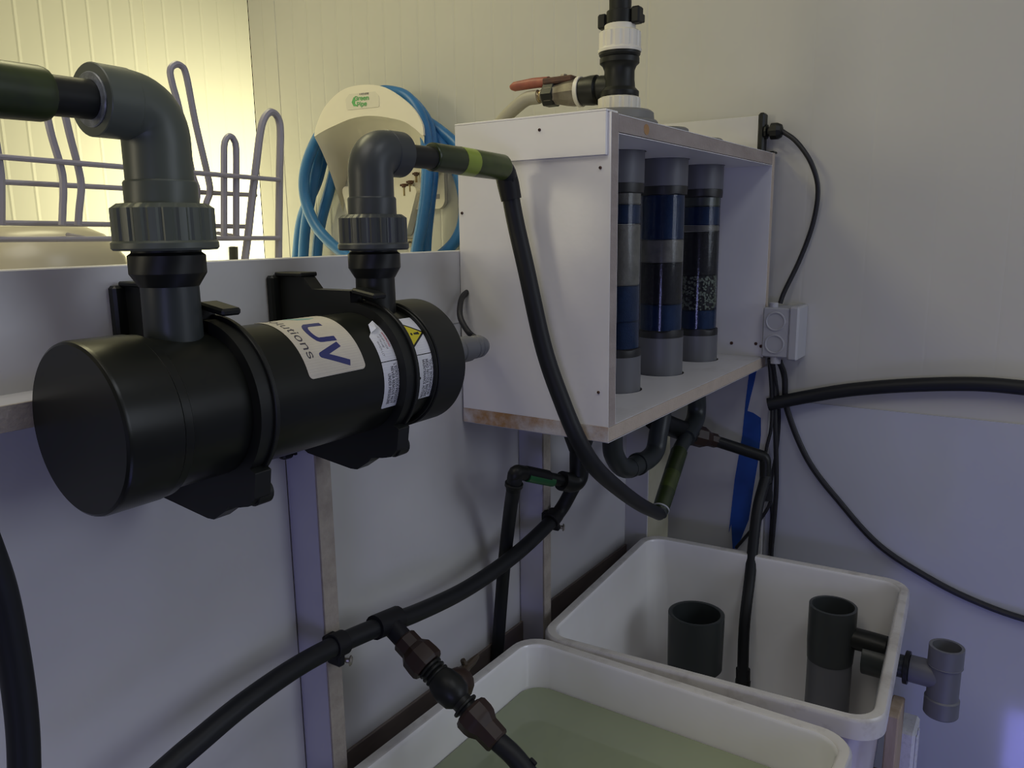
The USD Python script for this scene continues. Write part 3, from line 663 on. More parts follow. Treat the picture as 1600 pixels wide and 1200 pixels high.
# stickers, bent round the body. s = distance round the body (down the front), t = along +x
def bend(mesh, R):
    m = mesh.copy(); v = m.vertices; th = v[:, 0]/RB
    rr = R+v[:, 2]
    m.vertices = np.stack([v[:, 1], UY-rr*np.sin(th), UZ+rr*np.cos(th)], 1); m.invert() if False else None
    m.fix_normals(); return m
def bent_patch(poly, R, th):
    """poly in (s, x) metres; made of fine strips so that it follows the curve."""
    ms = []; s0, _, s1, _ = poly.bounds; n = max(1, int((s1-s0)/.0022))
    for i in range(n):
        a, b = s0+(s1-s0)*i/n, s0+(s1-s0)*(i+1)/n
        g = poly.intersection(sbox(a, -5, b, 5))
        for q in getattr(g, 'geoms', [g]):
            if q.geom_type == 'Polygon' and q.area > 1e-10:
                ms.append(trimesh.creation.extrude_polygon(q, th, engine='earcut'))
    return bend(trimesh.util.concatenate(ms), R)
from shapely import affinity
def D(deg): return math.radians(deg)*RB
def text_poly(txt, h, bold=False):
    m = meshkit.text_mesh(txt, h, .0005, bold)
    tri = m.vertices[m.faces]; keep = (np.abs(tri[:, :, 2]).max(1) < 1e-9)
    return unary_union([Polygon(t[:, :2]) for t in tri[keep]]).buffer(h*.002)
def label_text(txt, th0, th1, x0, h, R, m, parent, bold=False, name='lettering', rise=.0002):
    g = text_poly(txt, h, bold); a, b, c, d = g.bounds
    g = affinity.translate(g, -a, 0)
    sc = (D(th1)-D(th0))/(c-a)
    g = affinity.scale(g, sc, 1, origin=(0, 0)); g = affinity.translate(g, D(th0), x0)
    return obj(name, bent_patch(g, R, rise), m, parent, smooth=False)
def rsq(s0, x0, s1, x1, r): return sbox(s0+r, x0+r, s1-r, x1-r).buffer(r, 6)
st = obj('brand_label', bent_patch(rsq(D(-12), -1.0305, D(75), -.9715, .004), RB+.0001, .0003), 'label_cream', uv, smooth=True, label='cream label with dark blue lettering')
# heavy UV letters drawn as strokes
R1 = RB+.0003
def stroke(pts, w, cap=2): 
    from shapely.geometry import LineString
    return LineString(pts).buffer(w/2, cap_style=cap, join_style=1)
tt = lambda th, x: (D(th), x)
U = stroke([tt(22, -.9885), tt(21.5, -1.0035)]+[tt(32-10*math.cos(a), -1.0035-.0052*math.sin(a)) for a in np.linspace(.2, math.pi-.2, 9)]+[tt(42, -1.0035), tt(42.5, -.9885)], .0048)
V = unary_union([stroke([tt(49.0, -.9895), tt(56.5, -1.0112)], .0050), stroke([tt(67.5, -.9865), tt(56.5, -1.0112)], .0050), Point(tt(56.5, -1.0112)).buffer(.0025)])
obj('letter_u', bent_patch(U, R1, .0002), 'ink_navy', st, smooth=False)
obj('letter_v', bent_patch(V, R1, .0002), 'ink_navy', st, smooth=False)
label_text('solutions', -7, 58, -1.0250, .0072, R1, 'ink_dark', st)
sw = Polygon([(D(-9), -1.004), (D(-2), -1.006), (D(7), -1.000), (D(9), -.991), (D(7), -.984), (D(4), -.991), (D(-1), -.998), (D(-7), -.999)]).buffer(.002).buffer(-.0015)
obj('swoosh', bent_patch(sw, R1, .0002), 'ink_teal', st, smooth=False, label='pale teal swoosh')
# warning label, partly under the second bracket
wpoly = Polygon([(D(31), -.9110), (D(31), -.8875), (D(117), -.8855), (D(117), -.9525), (D(47), -.9535), (D(35), -.9400), (D(36), -.930)]).buffer(-.0015).buffer(.0015)
wl_ = obj('warning_label', bent_patch(wpoly, RB+.0001, .0003), 'label_white', uv, smooth=True, label='white warning label with yellow hazard triangles')
obj('divider', bent_patch(sbox(D(72.6), -.9535, D(73.3), -.8865), R1, .0002), 'ink_black', wl_, smooth=False)
tri = Polygon([tt(39.0, -.9085), tt(64.0, -.9090), tt(51.6, -.8895)])
obj('hazard_triangle', bent_patch(tri.buffer(.0012), R1, .0002), 'ink_black', wl_, smooth=False)
obj('triangle_fill', bent_patch(tri.buffer(-.0006), R1+.0002, .0002), 'ink_yellow', wl_, smooth=False, label='yellow triangle')
obj('exclamation_mark', bent_patch(unary_union([Polygon([tt(50.3, -.8950), tt(53.2, -.8950), tt(52.6, -.9015), tt(50.9, -.9015)]), Point(tt(51.7, -.9045)).buffer(.0012)]), R1+.0004, .0002), 'ink_black', wl_, smooth=False)
tri2 = Polygon([tt(89, -.9170), tt(101, -.9170), tt(95, -.9075)])
obj('hazard_triangle', bent_patch(tri2.buffer(.0010), R1, .0002), 'ink_black', wl_, smooth=False)
obj('triangle_fill', bent_patch(tri2.buffer(-.0004), R1+.0002, .0002), 'ink_yellow', wl_, smooth=False, label='yellow triangle')
obj('hazard_symbol', bent_patch(Point(tt(95, -.9140)).buffer(.0016), R1+.0004, .0002), 'ink_black', wl_, smooth=False)
label_text('WARNING', 43, 68, -.9150, .0030, R1, 'ink_red', wl_, True)
for i, t_ in enumerate(('LIRE LA NOTICE AVANT', 'TOUTE INTERVENTION', 'READ NOTICE BEFORE', 'MAINTENANCE ACTION')):
    label_text(t_, 78+(i == 1), 114+(i > 1)*1.5, -.8905-i*.0042, .0031, R1, 'ink_dark', wl_, True)
for i, t_ in enumerate(('NE JAMAIS DEVISSER', "L'ECROU SOUS PRESSION", 'NEVER REMOVE NUT', 'UNDER PRESSURE')):
    label_text(t_, (77, 76, 78, 84)[i], 113, -.9350-i*.0043, .0031, R1, 'ink_dark', wl_, True)
for i, t_ in enumerate(('NE JAMAIS REGARDER', 'WARNING', 'NEVER LOOK', 'AT THE LAMP', 'WHEN LIT')):
    label_text(t_, (42, 44, 46, 48, 53)[i], (66, 60, 62, 60, 68)[i], -.9345-i*.0036, .0020, R1, 'ink_red' if i == 1 else 'ink_grey', wl_)
cr = trimesh.creation.icosphere(3, .0055); v = cr.vertices; v *= (1 + .25*A([meshkit.noise(v*500+5)]).T if False else 1)
g = np.random.default_rng(3)
fold = [(-.948, 36, .0035), (-.941, 33, .0045), (-.937, 38, .002), (-.950, 44, .0012), (-.944, 42, .004)]
fp = []
for x_, th_, h_ in fold: 
    r_ = RB+h_; fp.append((x_, UY-r_*math.sin(math.radians(th_)), UZ+r_*math.cos(math.radians(th_))))
obj('peeled_corner', trimesh.convex.convex_hull(A(fp)), 'label_white', wl_, smooth=False, label='peeled, crumpled corner of the label')

# ---------------------------------------------------------------- hoses on the partition
hB = [P(900, 752, y=-.075), P(893, 767, y=-.068), P(872, 802, y=-.056), P(830, 845, y=-.056), P(780, 886, y=-.056), P(720, 925, y=-.056), P(650, 958, y=-.057), P(600, 976, y=-.058), P(530, 1006, y=-.056), P(460, 1044, y=-.058), P(380, 1100, y=-.062), P(310, 1158, y=-.064), P(265, 1197, y=-.064), P(180, 1275, y=-.066)]
hb_ = obj('black_hose', hose(hB, .0098, 10, 16), 'hose_black')
tag(hb_, 'thick black hose clipped to the two ribs and rising to the right across the partition', 'hose')
def dirn(a, b): d = A(b)-A(a); return d/np.linalg.norm(d)
def clip(px, py, y, d, lab, rib):
    c = thing('hose_clip', lab, 'hose clip', None)
    p = P(px, py, y=y)
    obj('band', ring(p, d, .0085, .0122, -.008, .008), 'black_rubber', c)
    n = np.cross(d, [0, 1, 0]); n /= np.linalg.norm(n)
    if n[2] > 0: n = -n
    s0 = p+n*.0145
    obj('ear', rbox(s0+A([0, .002, 0]), (0, 1, 0), n, (.009, .013, .018), .002), 'black_rubber', c)
    sa = s0+n*.003
    obj('screw_shank', tube([sa+A([-.0, .010, 0]), sa+A([.010, -.006, -.002])], .0026, 10), 'steel', c)
    obj('screw_head', lathe([(0, 0), (.005, 0), (.0055, .0012), (.0035, .0028), (0, .0028)], sa+A([.010, -.006, -.002]), (.55, -.83, -.1), 16), 'steel', c)
    obj('back_pad', cbox((p[0]-.008, y+.006, p[2]-.008), (p[0]+.008, -.041, p[2]+.008), .002), 'black_rubber', c)
dB1 = dirn(P(560, 994, y=-.057), P(500, 1022, y=-.057)); dB2 = dirn(P(890, 772, y=-.056), P(850, 825, y=-.056))
clip(528, 1007, -.056, dB1, 'black hose clip with a screw on the left rib', 0)
clip(864, 809, -.056, dB2, 'black hose clip with a screw on the right rib, under the elbow', 1)
# hose C
hC0 = ps
hC = [ps+(ps-pe)*.02, P(806, 741, y=-.086), P(803, 760, y=-.082), P(797, 800, y=-.056), P(789, 870, y=-.031), P(783, 940, y=-.018), P(778, 1010, y=-.0125), P(772, 1090, y=-.0120)]
hc_ = obj('black_hose', tube(catmull(hC[1:], 8), .0088, 14), 'hose_black')
tag(hc_, 'black hose dropping from the green-taped tail to behind the front tub', 'hose')
ec = thing('corner_fitting', 'small black barbed elbow at the top of the hose beside the green tape', 'hose fitting')
obj('elbow', tube(np.vstack([ps+(pe-ps)*.06, catmull([ps, P(806, 739, y=-.086), P(803, 756, y=-.083)], 5), P(802, 765, y=-.081)]), .0092, 14), 'black_satin', ec)
obj('barb', ring(P(803, 757, y=-.083), dirn(P(803, 757, y=-.083), P(801, 770, y=-.080)), .006, .0112, -.0025, .0025), 'black_satin', ec)

# branch with the brown valve
tv = thing('branch_valve', 'black branch with two brown compression nuts and a tap hanging over the front tub', 'valve')
va = P(606, 972, y=-.058); vz = P(818, 1202, y=-.225); vd = dirn(va, vz); VL = np.linalg.norm(vz-va)
def vt(px):
    lo_, hi_ = 0, VL*1.4
    for _ in range(40):
        mid = (lo_+hi_)/2; q = va+vd*mid-CAM; u = 800+F*(q@RT)/(q@fw)
        if u < px: lo_ = mid
        else: hi_ = mid
    return lo_
s = [vt(v) for v in (606, 632, 643, 667, 677, 690, 714, 722, 733, 766, 776, 828)]
hd = dirn(P(640, 958, y=-.057), P(570, 988, y=-.057))
obj('tee_sleeve', tube([va-hd*.016, va+hd*.020], .0128, 16), 'black_rubber', tv)
obj('branch', lathe([(0, 0), (.0105, 0), (.0105, s[1]+.004), (0, s[1]+.004)], va, vd, 18), 'black_rubber', tv)
obj('brown_nut', lathe([(0, s[1]-.002), (.0120, s[1]-.002), (.0135, s[1]), (.0135, s[1]+.012), (.0180, s[1]+.018), (.0190, s[3]-.006), (.0190, s[3]), (.0170, s[3]+.003), (0, s[3]+.003)], va, vd, 8), 'brown_plastic', tv, smooth=20, label='brown compression nut')
for q in (s[3]+.004, s[4]-.001, s[4]+.004):
    obj('thread_ring', ring(va, vd, .006, .0138, q, q+.0028), 'black_satin', tv)
obj('valve_body', lathe([(0, s[3]), (.0105, s[3]), (.0105, s[4]+.003), (.0155, s[5]), (.0172, (s[5]+s[6])/2), (.0155, s[6]), (.0105, s[7]-.002), (.0105, s[8]+.006), (0, s[8]+.006)], va, vd, 24), 'black_satin', tv)
for q in (s[7]+.003, s[7]+.009): obj('thread_ring', ring(va, vd, .006, .0142, q, q+.003), 'black_satin', tv)
obj('brown_nut', lathe([(0, s[8]), (.0170, s[8]), (.0190, s[8]+.003), (.0190, s[8]+.012), (.0180, s[8]+.017), (.0140, s[8]+.024), (.0135, s[10]), (.0120, s[10]+.002), (0, s[10]+.002)], va, vd, 8), 'brown_plastic', tv, smooth=20, label='brown compression nut')
obj('hose_tail', tube(catmull([va+vd*s[10], va+vd*(s[10]*.5+s[11]*.5)+A([0, 0, .003]), va+vd*s[11], va+vd*(s[11]+.05)+A([0, 0, -.012])], 6), [.0098]*19, 16), 'hose_black', tv)
obj('hose_barb', rbox(va+vd*s[11]+A([.006, 0, .012]), vd, None, (.004, .004, .008)), 'black_rubber', tv)
vc = va+vd*((s[5]+s[6])/2); hdn = dirn(vc, P(722, 1052, y=-.120))
hdn = hdn-vd*(hdn@vd); hdn /= np.linalg.norm(hdn)
obj('tap_bonnet', lathe([(0, .008), (.0135, .010), (.0165, .014), (.0170, .024), (.0150, .030), (0, .031)], vc, hdn, 14), 'brown_plastic', tv)
ta = P(731, 1040, y=-.118); tb_ = P(747, 1024, y=-.120)
obj('tap_handle', tube([vc+hdn*.024, vc*.3+ta*.7, ta], [.0075, .0055, .0045], 12), 'handle_brown', tv, label='brownish tap handle')
obj('tap_wing', tube([ta*.8+vc*.2, P(739, 1033, y=-.119), tb_], [.004, .0042, .0022], 10), 'handle_brown', tv)
obj('tap_wing', tube([ta*.9+vc*.1, P(723, 1031, y=-.118)], [.004, .0028], 10), 'handle_brown', tv)
# blurred hose at lower left
lh = obj('black_hose', hose([P(-70, 740, y=-.150), P(-25, 850, y=-.145), P(2, 930, y=-.140), P(22, 1030, y=-.138), P(34, 1120, y=-.138), P(38, 1200, y=-.138), P(38, 1320, y=-.138)], .0085, 10, 16), 'hose_black')
tag(lh, 'black hose hanging at the bottom left corner of the picture', 'hose')

# ---------------------------------------------------------------- tubs
def tub(name, label, c, w, d, rot, zr_, m_in, depth=.30):
    t = thing(name, label, 'tub')
    ca_, sa_ = math.cos(rot), math.sin(rot)
    def ringat(inset, z, r):
        q = rrect(w-2*inset, d-2*inset, max(r, .004), 8)
        return np.stack([c[0]+q[:, 0]*ca_-q[:, 1]*sa_, c[1]+q[:, 0]*sa_+q[:, 1]*ca_, np.full(len(q), z)], 1)
    z0 = zr_-depth
    # outer wall, rolled lip, inner wall, floor
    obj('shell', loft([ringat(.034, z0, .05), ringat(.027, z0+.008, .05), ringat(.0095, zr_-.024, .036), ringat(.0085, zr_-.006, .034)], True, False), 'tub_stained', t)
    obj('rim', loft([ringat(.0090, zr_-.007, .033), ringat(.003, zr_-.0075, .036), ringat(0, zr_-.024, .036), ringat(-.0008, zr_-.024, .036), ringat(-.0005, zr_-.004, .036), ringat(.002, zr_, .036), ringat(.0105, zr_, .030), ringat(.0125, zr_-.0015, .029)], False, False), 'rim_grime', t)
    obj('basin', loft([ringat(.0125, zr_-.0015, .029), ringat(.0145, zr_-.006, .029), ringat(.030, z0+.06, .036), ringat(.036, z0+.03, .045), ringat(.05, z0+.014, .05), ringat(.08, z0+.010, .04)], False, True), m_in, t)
    return t, ringat
# far tub from its measured corners
RZ = .835
FL, NL, NR, FR = [P(u, v, z=RZ)[:2] for u, v in ((1008, 834), (847, 986), (1376, 1143), (1424, 908))]
rot = math.atan2(*(((FL-NL)+(FR-NR))[::-1]))
c2_ = (FL+NL+NR+FR)/4
w2 = (np.linalg.norm(FL-NL)+np.linalg.norm(FR-NR))/2; d2_ = (np.linalg.norm(FL-FR)+np.linalg.norm(NL-NR))/2
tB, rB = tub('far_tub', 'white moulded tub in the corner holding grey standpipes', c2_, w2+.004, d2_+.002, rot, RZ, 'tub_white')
RZ1 = RZ-.003
q0, q1 = P(826, 987, z=RZ1)[:2], P(1342, 1150, z=RZ1)[:2]
rot1 = math.atan2(*((q0-q1)[::-1]))-math.pi/2
u1 = A([math.cos(rot1), math.sin(rot1)]); d1_ = np.linalg.norm(q0-q1)
c1_ = (q0+q1)/2-u1*(w2/2+.003)
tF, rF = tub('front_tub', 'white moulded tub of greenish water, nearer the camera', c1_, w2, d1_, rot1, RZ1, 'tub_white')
wq = rF(.0185, .735, .030)
wat = obj('water', loft([rF(.034, .60, .036), rF(.0320, .62, .036), rF(.0200, .7740, .030)], True, True), 'water_green', None, smooth=False)
tag(wat, 'cloudy olive green water filling the front tub', 'water')
# stand under the tubs
sd = thing('tub_stand', 'pale timber stand under the two tubs', 'stand')
for x, y in ((-.105, -.447), (-.13, -.05), (-.505, -.05), (-.545, -.465), (-.92, -.05), (-.92, -.46)):
    pass
zt = RZ-.30
for x, y in ((-.21, -.43), (-.21, -.11), (-.55, -.11), (-.55, -.43), (-.97, -.11), (-.97, -.43)):
    obj('leg', cbox((x-.022, y-.020, 0), (x+.022, y+.022, zt-.058), .002), 'timber', sd)
obj('rail', cbox((-.99, -.450, zt-.058), (-.17, -.410, zt-.011), .002), 'timber', sd)
obj('rail', cbox((-.99, -.130, zt-.058), (-.17, -.090, zt-.011), .002), 'timber', sd)
yr = (NR[1]+FR[1])/2
cpx = P(1397, 1120, y=yr+.010)
obj('corner_post', cbox((cpx[0]-.045, yr-.001, 0), (cpx[0]+.016, yr+.0155, .69), .002), 'timber', sd, label='pale timber corner post under the far tub')
sf = thing('foam_block', 'white speckled block at the foot of the far tub, behind the timber post', 'block')
sb_ = P(1402, 1138, y=yr+.006); 
sx1, sz1 = cpx[0]+.075, sb_[2]-.004
obj('block', cbox((cpx[0]+.018, yr-.018, 0), (sx1, yr+.0135, sz1), .004), 'styrofoam', sf)
for k in range(2): obj('ridge', cbox((cpx[0]+.026+k*.020, yr-.0205, 0), (cpx[0]+.034+k*.020, yr-.018, sz1-.008), .001), 'styrofoam', sf)
# things in the far tub
cu = thing('pipe_cup', 'dark open-topped pipe cap like a cup in the far tub', 'pipe fitting')
cp = P(1088, 958, y=-.178); R = .0445
obj('cup', lathe([(0, -.098), (R-.006, -.098), (R-.001, -.092), (R, -.02), (R, 0), (R-.003, .001), (R-.0065, 0), (R-.008, -.015), (R-.008, -.085), (0, -.086)], cp, (0, 0, 1), 48), 'grey_pvc_dark', cu)
obj('stem', cyl(cp, (0, 0, 1), .011, -(cp[2]-(RZ-.30)-.011), -.096), 'black_satin', cu)
sp = thing('standpipe', 'grey standpipe with a notched open top at the right of the far tub', 'pipe')
s0 = P(1302, 946, y=-.374); R = .0335
sz = RZ-.30+.011
obj('top_fitting', lathe([(R-.005, -.090), (R-.0005, -.088), (R+.0010, -.060), (R+.0010, 0), (R-.003, .0005), (R-.004, -.002), (R-.005, -.090)], s0, (0, 0, 1), 48), 'grey_pvc_slate', sp)
obj('pipe', ring(s0, (0, 0, 1), R-.006, R-.0012, -(s0[2]-sz), -.07), 'grey_pvc_light', sp)
hz = P(1340, 988, y=s0[1]-R)[2]
arm_c = A([s0[0], s0[1], hz])
obj('arm', tube([arm_c, (s0[0], -.430, hz-.001), (s0[0], yr+.030, hz-.002)], .0165, 20), 'black_satin', sp)
xx = s0[0]
lo_, hi_ = -.60, -.48        # the tee hangs where its column of pixels crosses the standpipe's plane
for _ in range(40):
    ty = (lo_+hi_)/2
    if P(1475, 1058, y=ty)[0] < xx: lo_ = ty
    else: hi_ = ty
tc = P(1475, 1058, y=ty); wz = tc[2]
obj('gap_elbow', tube([(xx, yr+.042, hz-.006), (xx, yr+.040, wz)], .0155, 18), 'black_satin', sp)
obj('wall_collar', cyl((xx, 0, wz), (0, 1, 0), .0255, yr+.022, yr+.060, 28), 'grey_pvc_dark', sp)
ot = thing('overflow_tee', 'grey overflow tee hanging outside the right end of the far tub', 'pipe fitting')
tc = A([xx, ty, wz])
obj('spigot', cyl((xx, 0, wz), (0, 1, 0), .0165, ty+.008, yr+.030, 24), 'grey_pvc_dark', ot)
obj('branch_socket', ring((xx, 0, wz), (0, 1, 0), .010, .0195, ty+.004, min(ty+.048, yr-.003), 32), 'grey_pvc_light', ot)
obj('lock_ring', ring((xx, 0, wz), (0, 1, 0), .012, .024, yr-.0025, yr+.004, 28), 'black_satin', ot)
R = .0215
obj('body', lathe([(R-.003, .048), (R+.0012, .048), (R+.0015, .046), (R+.0015, .020), (R-.0005, .018), (R-.0005, -.030), (R+.0015, -.032), (R+.0015, -.056), (R, -.058), (R-.003, -.058), (R-.003, .048)][::-1], tc, (0, 0, 1), 40), 'grey_pvc_light', ot)
obj('seam_ring', ring(tc, (0, 0, 1), R-.001, R+.0019, .0185, .0205), 'grey_pvc_light', ot)

# ---------------------------------------------------------------- beyond the partition
# dish rack
dr = thing('dish_rack', 'grey plastic-coated wire dish rack standing beyond the partition', 'dish rack')
Y1, Y2 = .115, .150
wr_ = .0029
def wire(pts, r=wr_, name='wire', smooth=0):
    obj(name, hose(pts, r, smooth, 8) if smooth else tube(pts, r, 8), 'rack_wire', dr)
def hairpin(px, y, r=wr_, k=6): wire([P(u, v, y=y) for u, v in px], r, 'hoop', k)
def hor(y, a, b, r=.0024):
    pa, pb = P(*a, y=y), P(*b, y=y); e = pa+(pa-pb)/np.linalg.norm(pa-pb)*.5
    wire([e, pb], r, 'rail')
hor(Y1, (0, 245), (437, 281)); hor(Y1+.035, (0, 284), (400, 305)); hor(Y1+.035, (0, 348), (386, 354)); hor(Y1, (0, 374), (437, 372))
def up_pair(xa, xb, xe, ytop):
    for q in (xa, xb):
        wire([P(u, v, y=Y1+.004) for u, v in q], wr_, 'upright', 5)
wire(catmull([P(u, v, y=Y1+.004) for u, v in ((60, 130), (70, 165), (80, 210), (96, 265), (99, 295), (98, 325), (97, 352))], 5), .0032, 'upright')
wire(catmull([P(u, v, y=Y1+.004) for u, v in ((88, 130), (98, 165), (110, 215), (123, 265), (127, 293), (124, 325), (122, 352))], 5), .0032, 'upright')
wire(catmull([P(u, v, y=Y1+.004) for u, v in ((-24, 130), (-14, 180), (-6, 225), (1, 270), (2, 300), (2, 352))], 5), .0032, 'upright')
hairpin([(321, 352), (322, 320), (328, 300), (324, 272), (305, 190), (291, 118), (283, 103), (273, 101), (266, 110), (269, 130), (281, 175), (300, 270), (308, 300), (302, 352)], Y1+.02, .0033)
hairpin([(350, 374), (350, 300), (350, 235), (353, 218), (359, 213), (365, 218), (369, 235), (369, 300), (369, 374)], Y1+.004, .0033)
hairpin([(380, 425), (387, 372), (393, 318), (400, 260), (407, 205), (414, 183), (424, 175), (434, 184), (438, 205), (437, 260), (436, 330), (435, 425)], Y1+.004, .0040)
for y in (Y1, Y1+.035):
    p = P(400, 372, y=y)
    for x in (-1.5, P(262, 400, y=.13)[0]):
        wire([(x, y, 1.225), (x, y, p[2])], .0032, 'leg')
for x in np.arange(-1.6, -.86, .08):
    wire([(x, Y1, 1.368), (x, Y1+.035, 1.372)], .002, 'cross_wire')
bw = thing('white_bowl', 'white bowl turned upside down behind the dish rack', 'bowl')
bc = P(60, 420, y=.34); bc[2] = 1.2255
bz = P(60, 354, y=.34)[2]-1.2255; R = .105
obj('bowl', lathe([(R, 0), (R+.003, .001), (R+.003, .006), (R, .010), (R-.004, bz*.45), (R-.016, bz*.78), (R-.035, bz*.94), (R-.055, bz), (0, bz), (0, bz-.004), (R-.055, bz-.004), (R-.038, bz*.9), (R-.008, .02), (R, 0)], bc, (0, 0, 1), 48), 'bowl_white', bw)
gs = thing('drinking_glass', 'clear drinking glass partly hidden behind the inlet union', 'glass')
gc = P(326, 408, y=.20); gc[2] = 1.2255
gt = P(326, 386, y=.20)[2]
obj('glass', lathe([(0, 0), (.026, 0), (.033, gt-1.2255), (.031, gt-1.2255), (.0245, .006), (0, .006)], gc, (0, 0, 1), 32), 'clear_tube', gs)

# hose hanger on the right wall
hg = thing('hose_hanger', 'white plastic hose hanger with an arched saddle on the wall', 'hose hanger')
XF = XR-.135
out_px = [(488, 214), (492, 196), (506, 167), (532, 142), (562, 133), (599, 136), (637, 162), (656, 190), (660, 213)]
low_px = [(488, 214), (501, 206), (520, 197), (550, 185), (583, 181), (625, 188), (644, 199), (655, 209), (660, 213)]
yo = catmull([P(u, v, x=XF) for u, v in out_px], 5); yl = catmull([P(u, v, x=XF) for u, v in low_px], 5)
plate_poly = Polygon([(p[1], p[2]) for p in yo]+[(p[1], p[2]) for p in yl[::-1]]).buffer(0).buffer(-.002).buffer(.002)
def bulge(y, z):    # the front plate leans back towards its top and ends
    return 0.003*((y-YM)/.13)**2
YM = (yo[0][1]+yo[-1][1])/2
def front_mesh(poly, x0, th):
    ms = []; a, _, b, _ = poly.bounds; n = 24
    for i in range(n):
        g = poly.intersection(sbox(a+(b-a)*i/n, -5, a+(b-a)*(i+1)/n, 5))
        for q in getattr(g, 'geoms', [g]):
            if q.geom_type == 'Polygon' and q.area > 1e-9: ms.append(trimesh.creation.extrude_polygon(q, th, engine='earcut'))
    m = trimesh.util.concatenate(ms); v = m.vertices
    m.vertices = np.stack([x0+bulge(v[:, 0], v[:, 1])+v[:, 2], v[:, 0], v[:, 1]], 1); m.merge_vertices(); m.fix_normals(); return m
fl = obj('front_plate', front_mesh(plate_poly, XF, .005), 'hanger_white', hg, smooth=25)
# curved hood from the plate's lower edge back to the wall
bk_px = [(536, 330), (540, 290), (548, 262), (568, 246), (598, 240), (628, 246), (648, 262), (658, 290), (662, 330)]
bk = catmull([P(u, v, x=XR-.002) for u, v in bk_px], 5)
fr = A([[XF+bulge(p[1], p[2])+.002, p[1], p[2]] for p in yl])
rows = []
for t in np.linspace(0, 1, 9):
    e = t**1.3; r_ = fr*(1-t)+bk*t; r_[:, 2] += .018*math.sin(math.pi*t)*(1-e*.5); rows.append(r_)
V = np.vstack(rows+[r_+A([0, 0, .006]) for r_ in rows]); n = len(fr); f = []
for i in range(8):
    for k in range(n-1):
        a_ = i*n+k; f += [[a_, a_+1, a_+n+1, a_+n]]; b_ = 9*n+a_; f += [[b_, b_+n, b_+n+1, b_+1]]
for i in range(8):
    for k in (0, n-1): f += [[i*n+k, (i+1)*n+k, 9*n+(i+1)*n+k, 9*n+i*n+k]]
obj('hood', (V, f), 'hanger_white', hg, smooth=40)
HY, HZ = YM, P(575, 240, x=XR)[2]
obj('column', extr(Polygon([(P(552, 300, x=XR)[1], P(552, 300, x=XR)[2]), (P(655, 300, x=XR)[1], P(655, 300, x=XR)[2]), (P(640, 360, x=XR)[1], P(640, 360, x=XR)[2]), (P(570, 372, x=XR)[1], P(570, 372, x=XR)[2])]).buffer(.012), (XR-.024, 0, 0), (0, 1, 0), (0, 0, 1), .022), 'hanger_white', hg)
pA = P(700, 326, x=XR)
plate = sbox(pA[1]+.02, pA[2]+.02, HY+.03, HZ+.01).buffer(.02, 6)
obj('back_plate', extr(plate, (XR-.0105, 0, 0), (0, 1, 0), (0, 0, 1), .010), 'hanger_white', hg)
lbp = Polygon([(p[1], p[2]) for p in (P(u, v, x=XF) for u, v in ((542, 172), (540, 155), (546, 147), (586, 143), (592, 150), (593, 167)))]).buffer(-.004).buffer(.004)
lb_ = obj('label', front_mesh(lbp, XF-.0009, .0008), 'white_plastic', fl, smooth=25, label='clear rounded sticker on the front plate')
def plate_text(txt, px, py, px1, h, m, bold=True):
    g = meshkit.text_mesh(txt, h, .0004, bold); p0, p1 = P(px, py, x=XF), P(px1, py-1.5, x=XF)
    v = g.vertices; L_ = g.bounds[1][0]; d_ = (p1-p0)/L_; k_ = v[:, 0:1]
    q = p0+k_*d_; q[:, 2] += v[:, 1]
    g.vertices = np.stack([XF-.0014+bulge(q[:, 1], q[:, 2])+v[:, 2]*0-v[:, 2], q[:, 1], q[:, 2]], 1); g.fix_normals()
    obj('lettering', g, m, fl, smooth=False)
plate_text('HOZE', 562, 148.5, 577, .003, 'ink_grey'); plate_text('Green', 554, 157.5, 577, .0085, 'ink_green'); plate_text('Pipe', 558, 166.5, 574, .0085, 'ink_green')
leaf = Polygon([(p[1], p[2]) for p in (P(u, v, x=XF) for u, v in ((553, 152), (556, 156), (555, 162), (560, 166), (553, 166), (550, 160)))])
obj('leaf_mark', front_mesh(leaf, XF-.0014, .0004), 'ink_green', fl, smooth=False)
# small brass fittings stored on the back plate
for i, (px, py, s_) in enumerate(((632, 290, 1.0), (641, 285, .9), (650, 272, .8))):
    bf = thing('brass_fitting', ('brass hose fitting lowest of the three hooked on the hanger plate', 'thin brass hose fitting in the middle of the three on the hanger plate', 'brass hose fitting highest of the three on the hanger plate')[i], 'hose fitting', 'brass fittings on the hanger plate')
    p = P(px, py, x=XR-.022)
    obj('barrel', tube([p, p+A([0, 0, -.022*s_])], .0035*s_, 10), 'brass', bf)
    obj('collar', cyl(p, (0, 0, 1), .0062*s_, -.004, .004, 12), 'rust', bf)
    obj('cross_bar', tube([p+A([0, -.009*s_, 0]), p+A([0, .011*s_, .001])], .003*s_, 10), 'rust', bf)
    obj('hook_pin', tube([p+A([.0, 0, 0]), p+A([.013, 0, .004])], .002, 8), 'steel', bf)
pr_ = P(684, 307, x=XR-.0108)
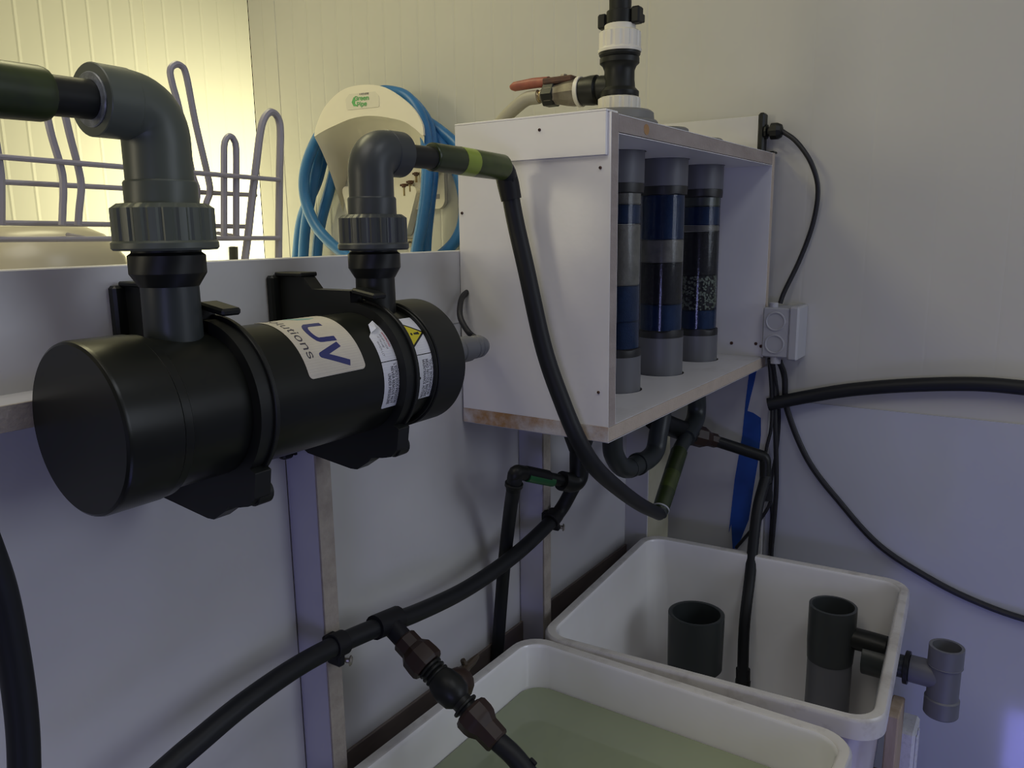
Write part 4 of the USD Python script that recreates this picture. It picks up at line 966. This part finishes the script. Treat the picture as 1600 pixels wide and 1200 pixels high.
obj('embossed_mark', extr(sbox(-.006, -.006, .006, .006), pr_, (0, 1, 0), (0, 0, 1), .0006) if False else cbox((XR-.0112, pr_[1]-.005, pr_[2]-.005), (XR-.0105, pr_[1]+.005, pr_[2]+.005)), 'ink_grey', hg)
# blue hose: strands of one coil
X1, X2, X3 = XR-.100, XR-.065, XR-.030
def pp(l, x): return [P(u, v, x=x) for u, v in l]
coil = []
bl = thing('blue_hose', 'blue garden hose coiled over the white hanger', 'hose')
rb_ = .0125
def strand(l, x, r=rb_):
    xs = x if hasattr(x, '__len__') else [x]*len(l)
    obj('strand', hose([P(u, v, x=q) for (u, v), q in zip(l, xs)], r, 8, 14), 'hose_blue', bl)
strand([(600, 150), (560, 152), (525, 178), (500, 210), (483, 245), (475, 280), (478, 315), (492, 350), (515, 378), (548, 404), (600, 440)], X1)
strand([(575, 170), (528, 195), (502, 225), (494, 260), (485, 310), (478, 350), (474, 400), (474, 470)], X2)
strand([(565, 175), (530, 205), (508, 240), (495, 285), (472, 340), (464, 400), (460, 470)], X3)
strand([(575, 180), (545, 215), (528, 250), (514, 300), (501, 350), (495, 400), (491, 470)], X3)
strand([(585, 146), (605, 143), (632, 150), (652, 172), (664, 205), (668, 250), (666, 300), (659, 350), (650, 400), (642, 470)], X1)
strand([(600, 152), (630, 150), (660, 178), (674, 215), (676, 270), (671, 320), (666, 370), (663, 430)], X2)
strand([(610, 155), (650, 172), (685, 213), (712, 262), (726, 318), (718, 365), (690, 398), (640, 430)], X3)
strand([(620, 165), (655, 183), (688, 205), (718, 232), (748, 272), (772, 330)], X3)
strand([(625, 175), (662, 198), (692, 230), (716, 268), (738, 330)], X3-.012)
small = P(637, 378, x=XR-.012)
hk = thing('wall_hook', 'small metal hook on the wall below the hanger plate', 'hook')
obj('plate', cbox((XR-.004, small[1]-.012, small[2]-.010), (XR-.0003, small[1]+.012, small[2]+.008), .001), 'steel', hk)
obj('arm', tube([small+A([.008, 0, 0]), small+A([-.01, 0, -.004]), small+A([-.012, 0, .006])], .002, 8), 'steel', hk)
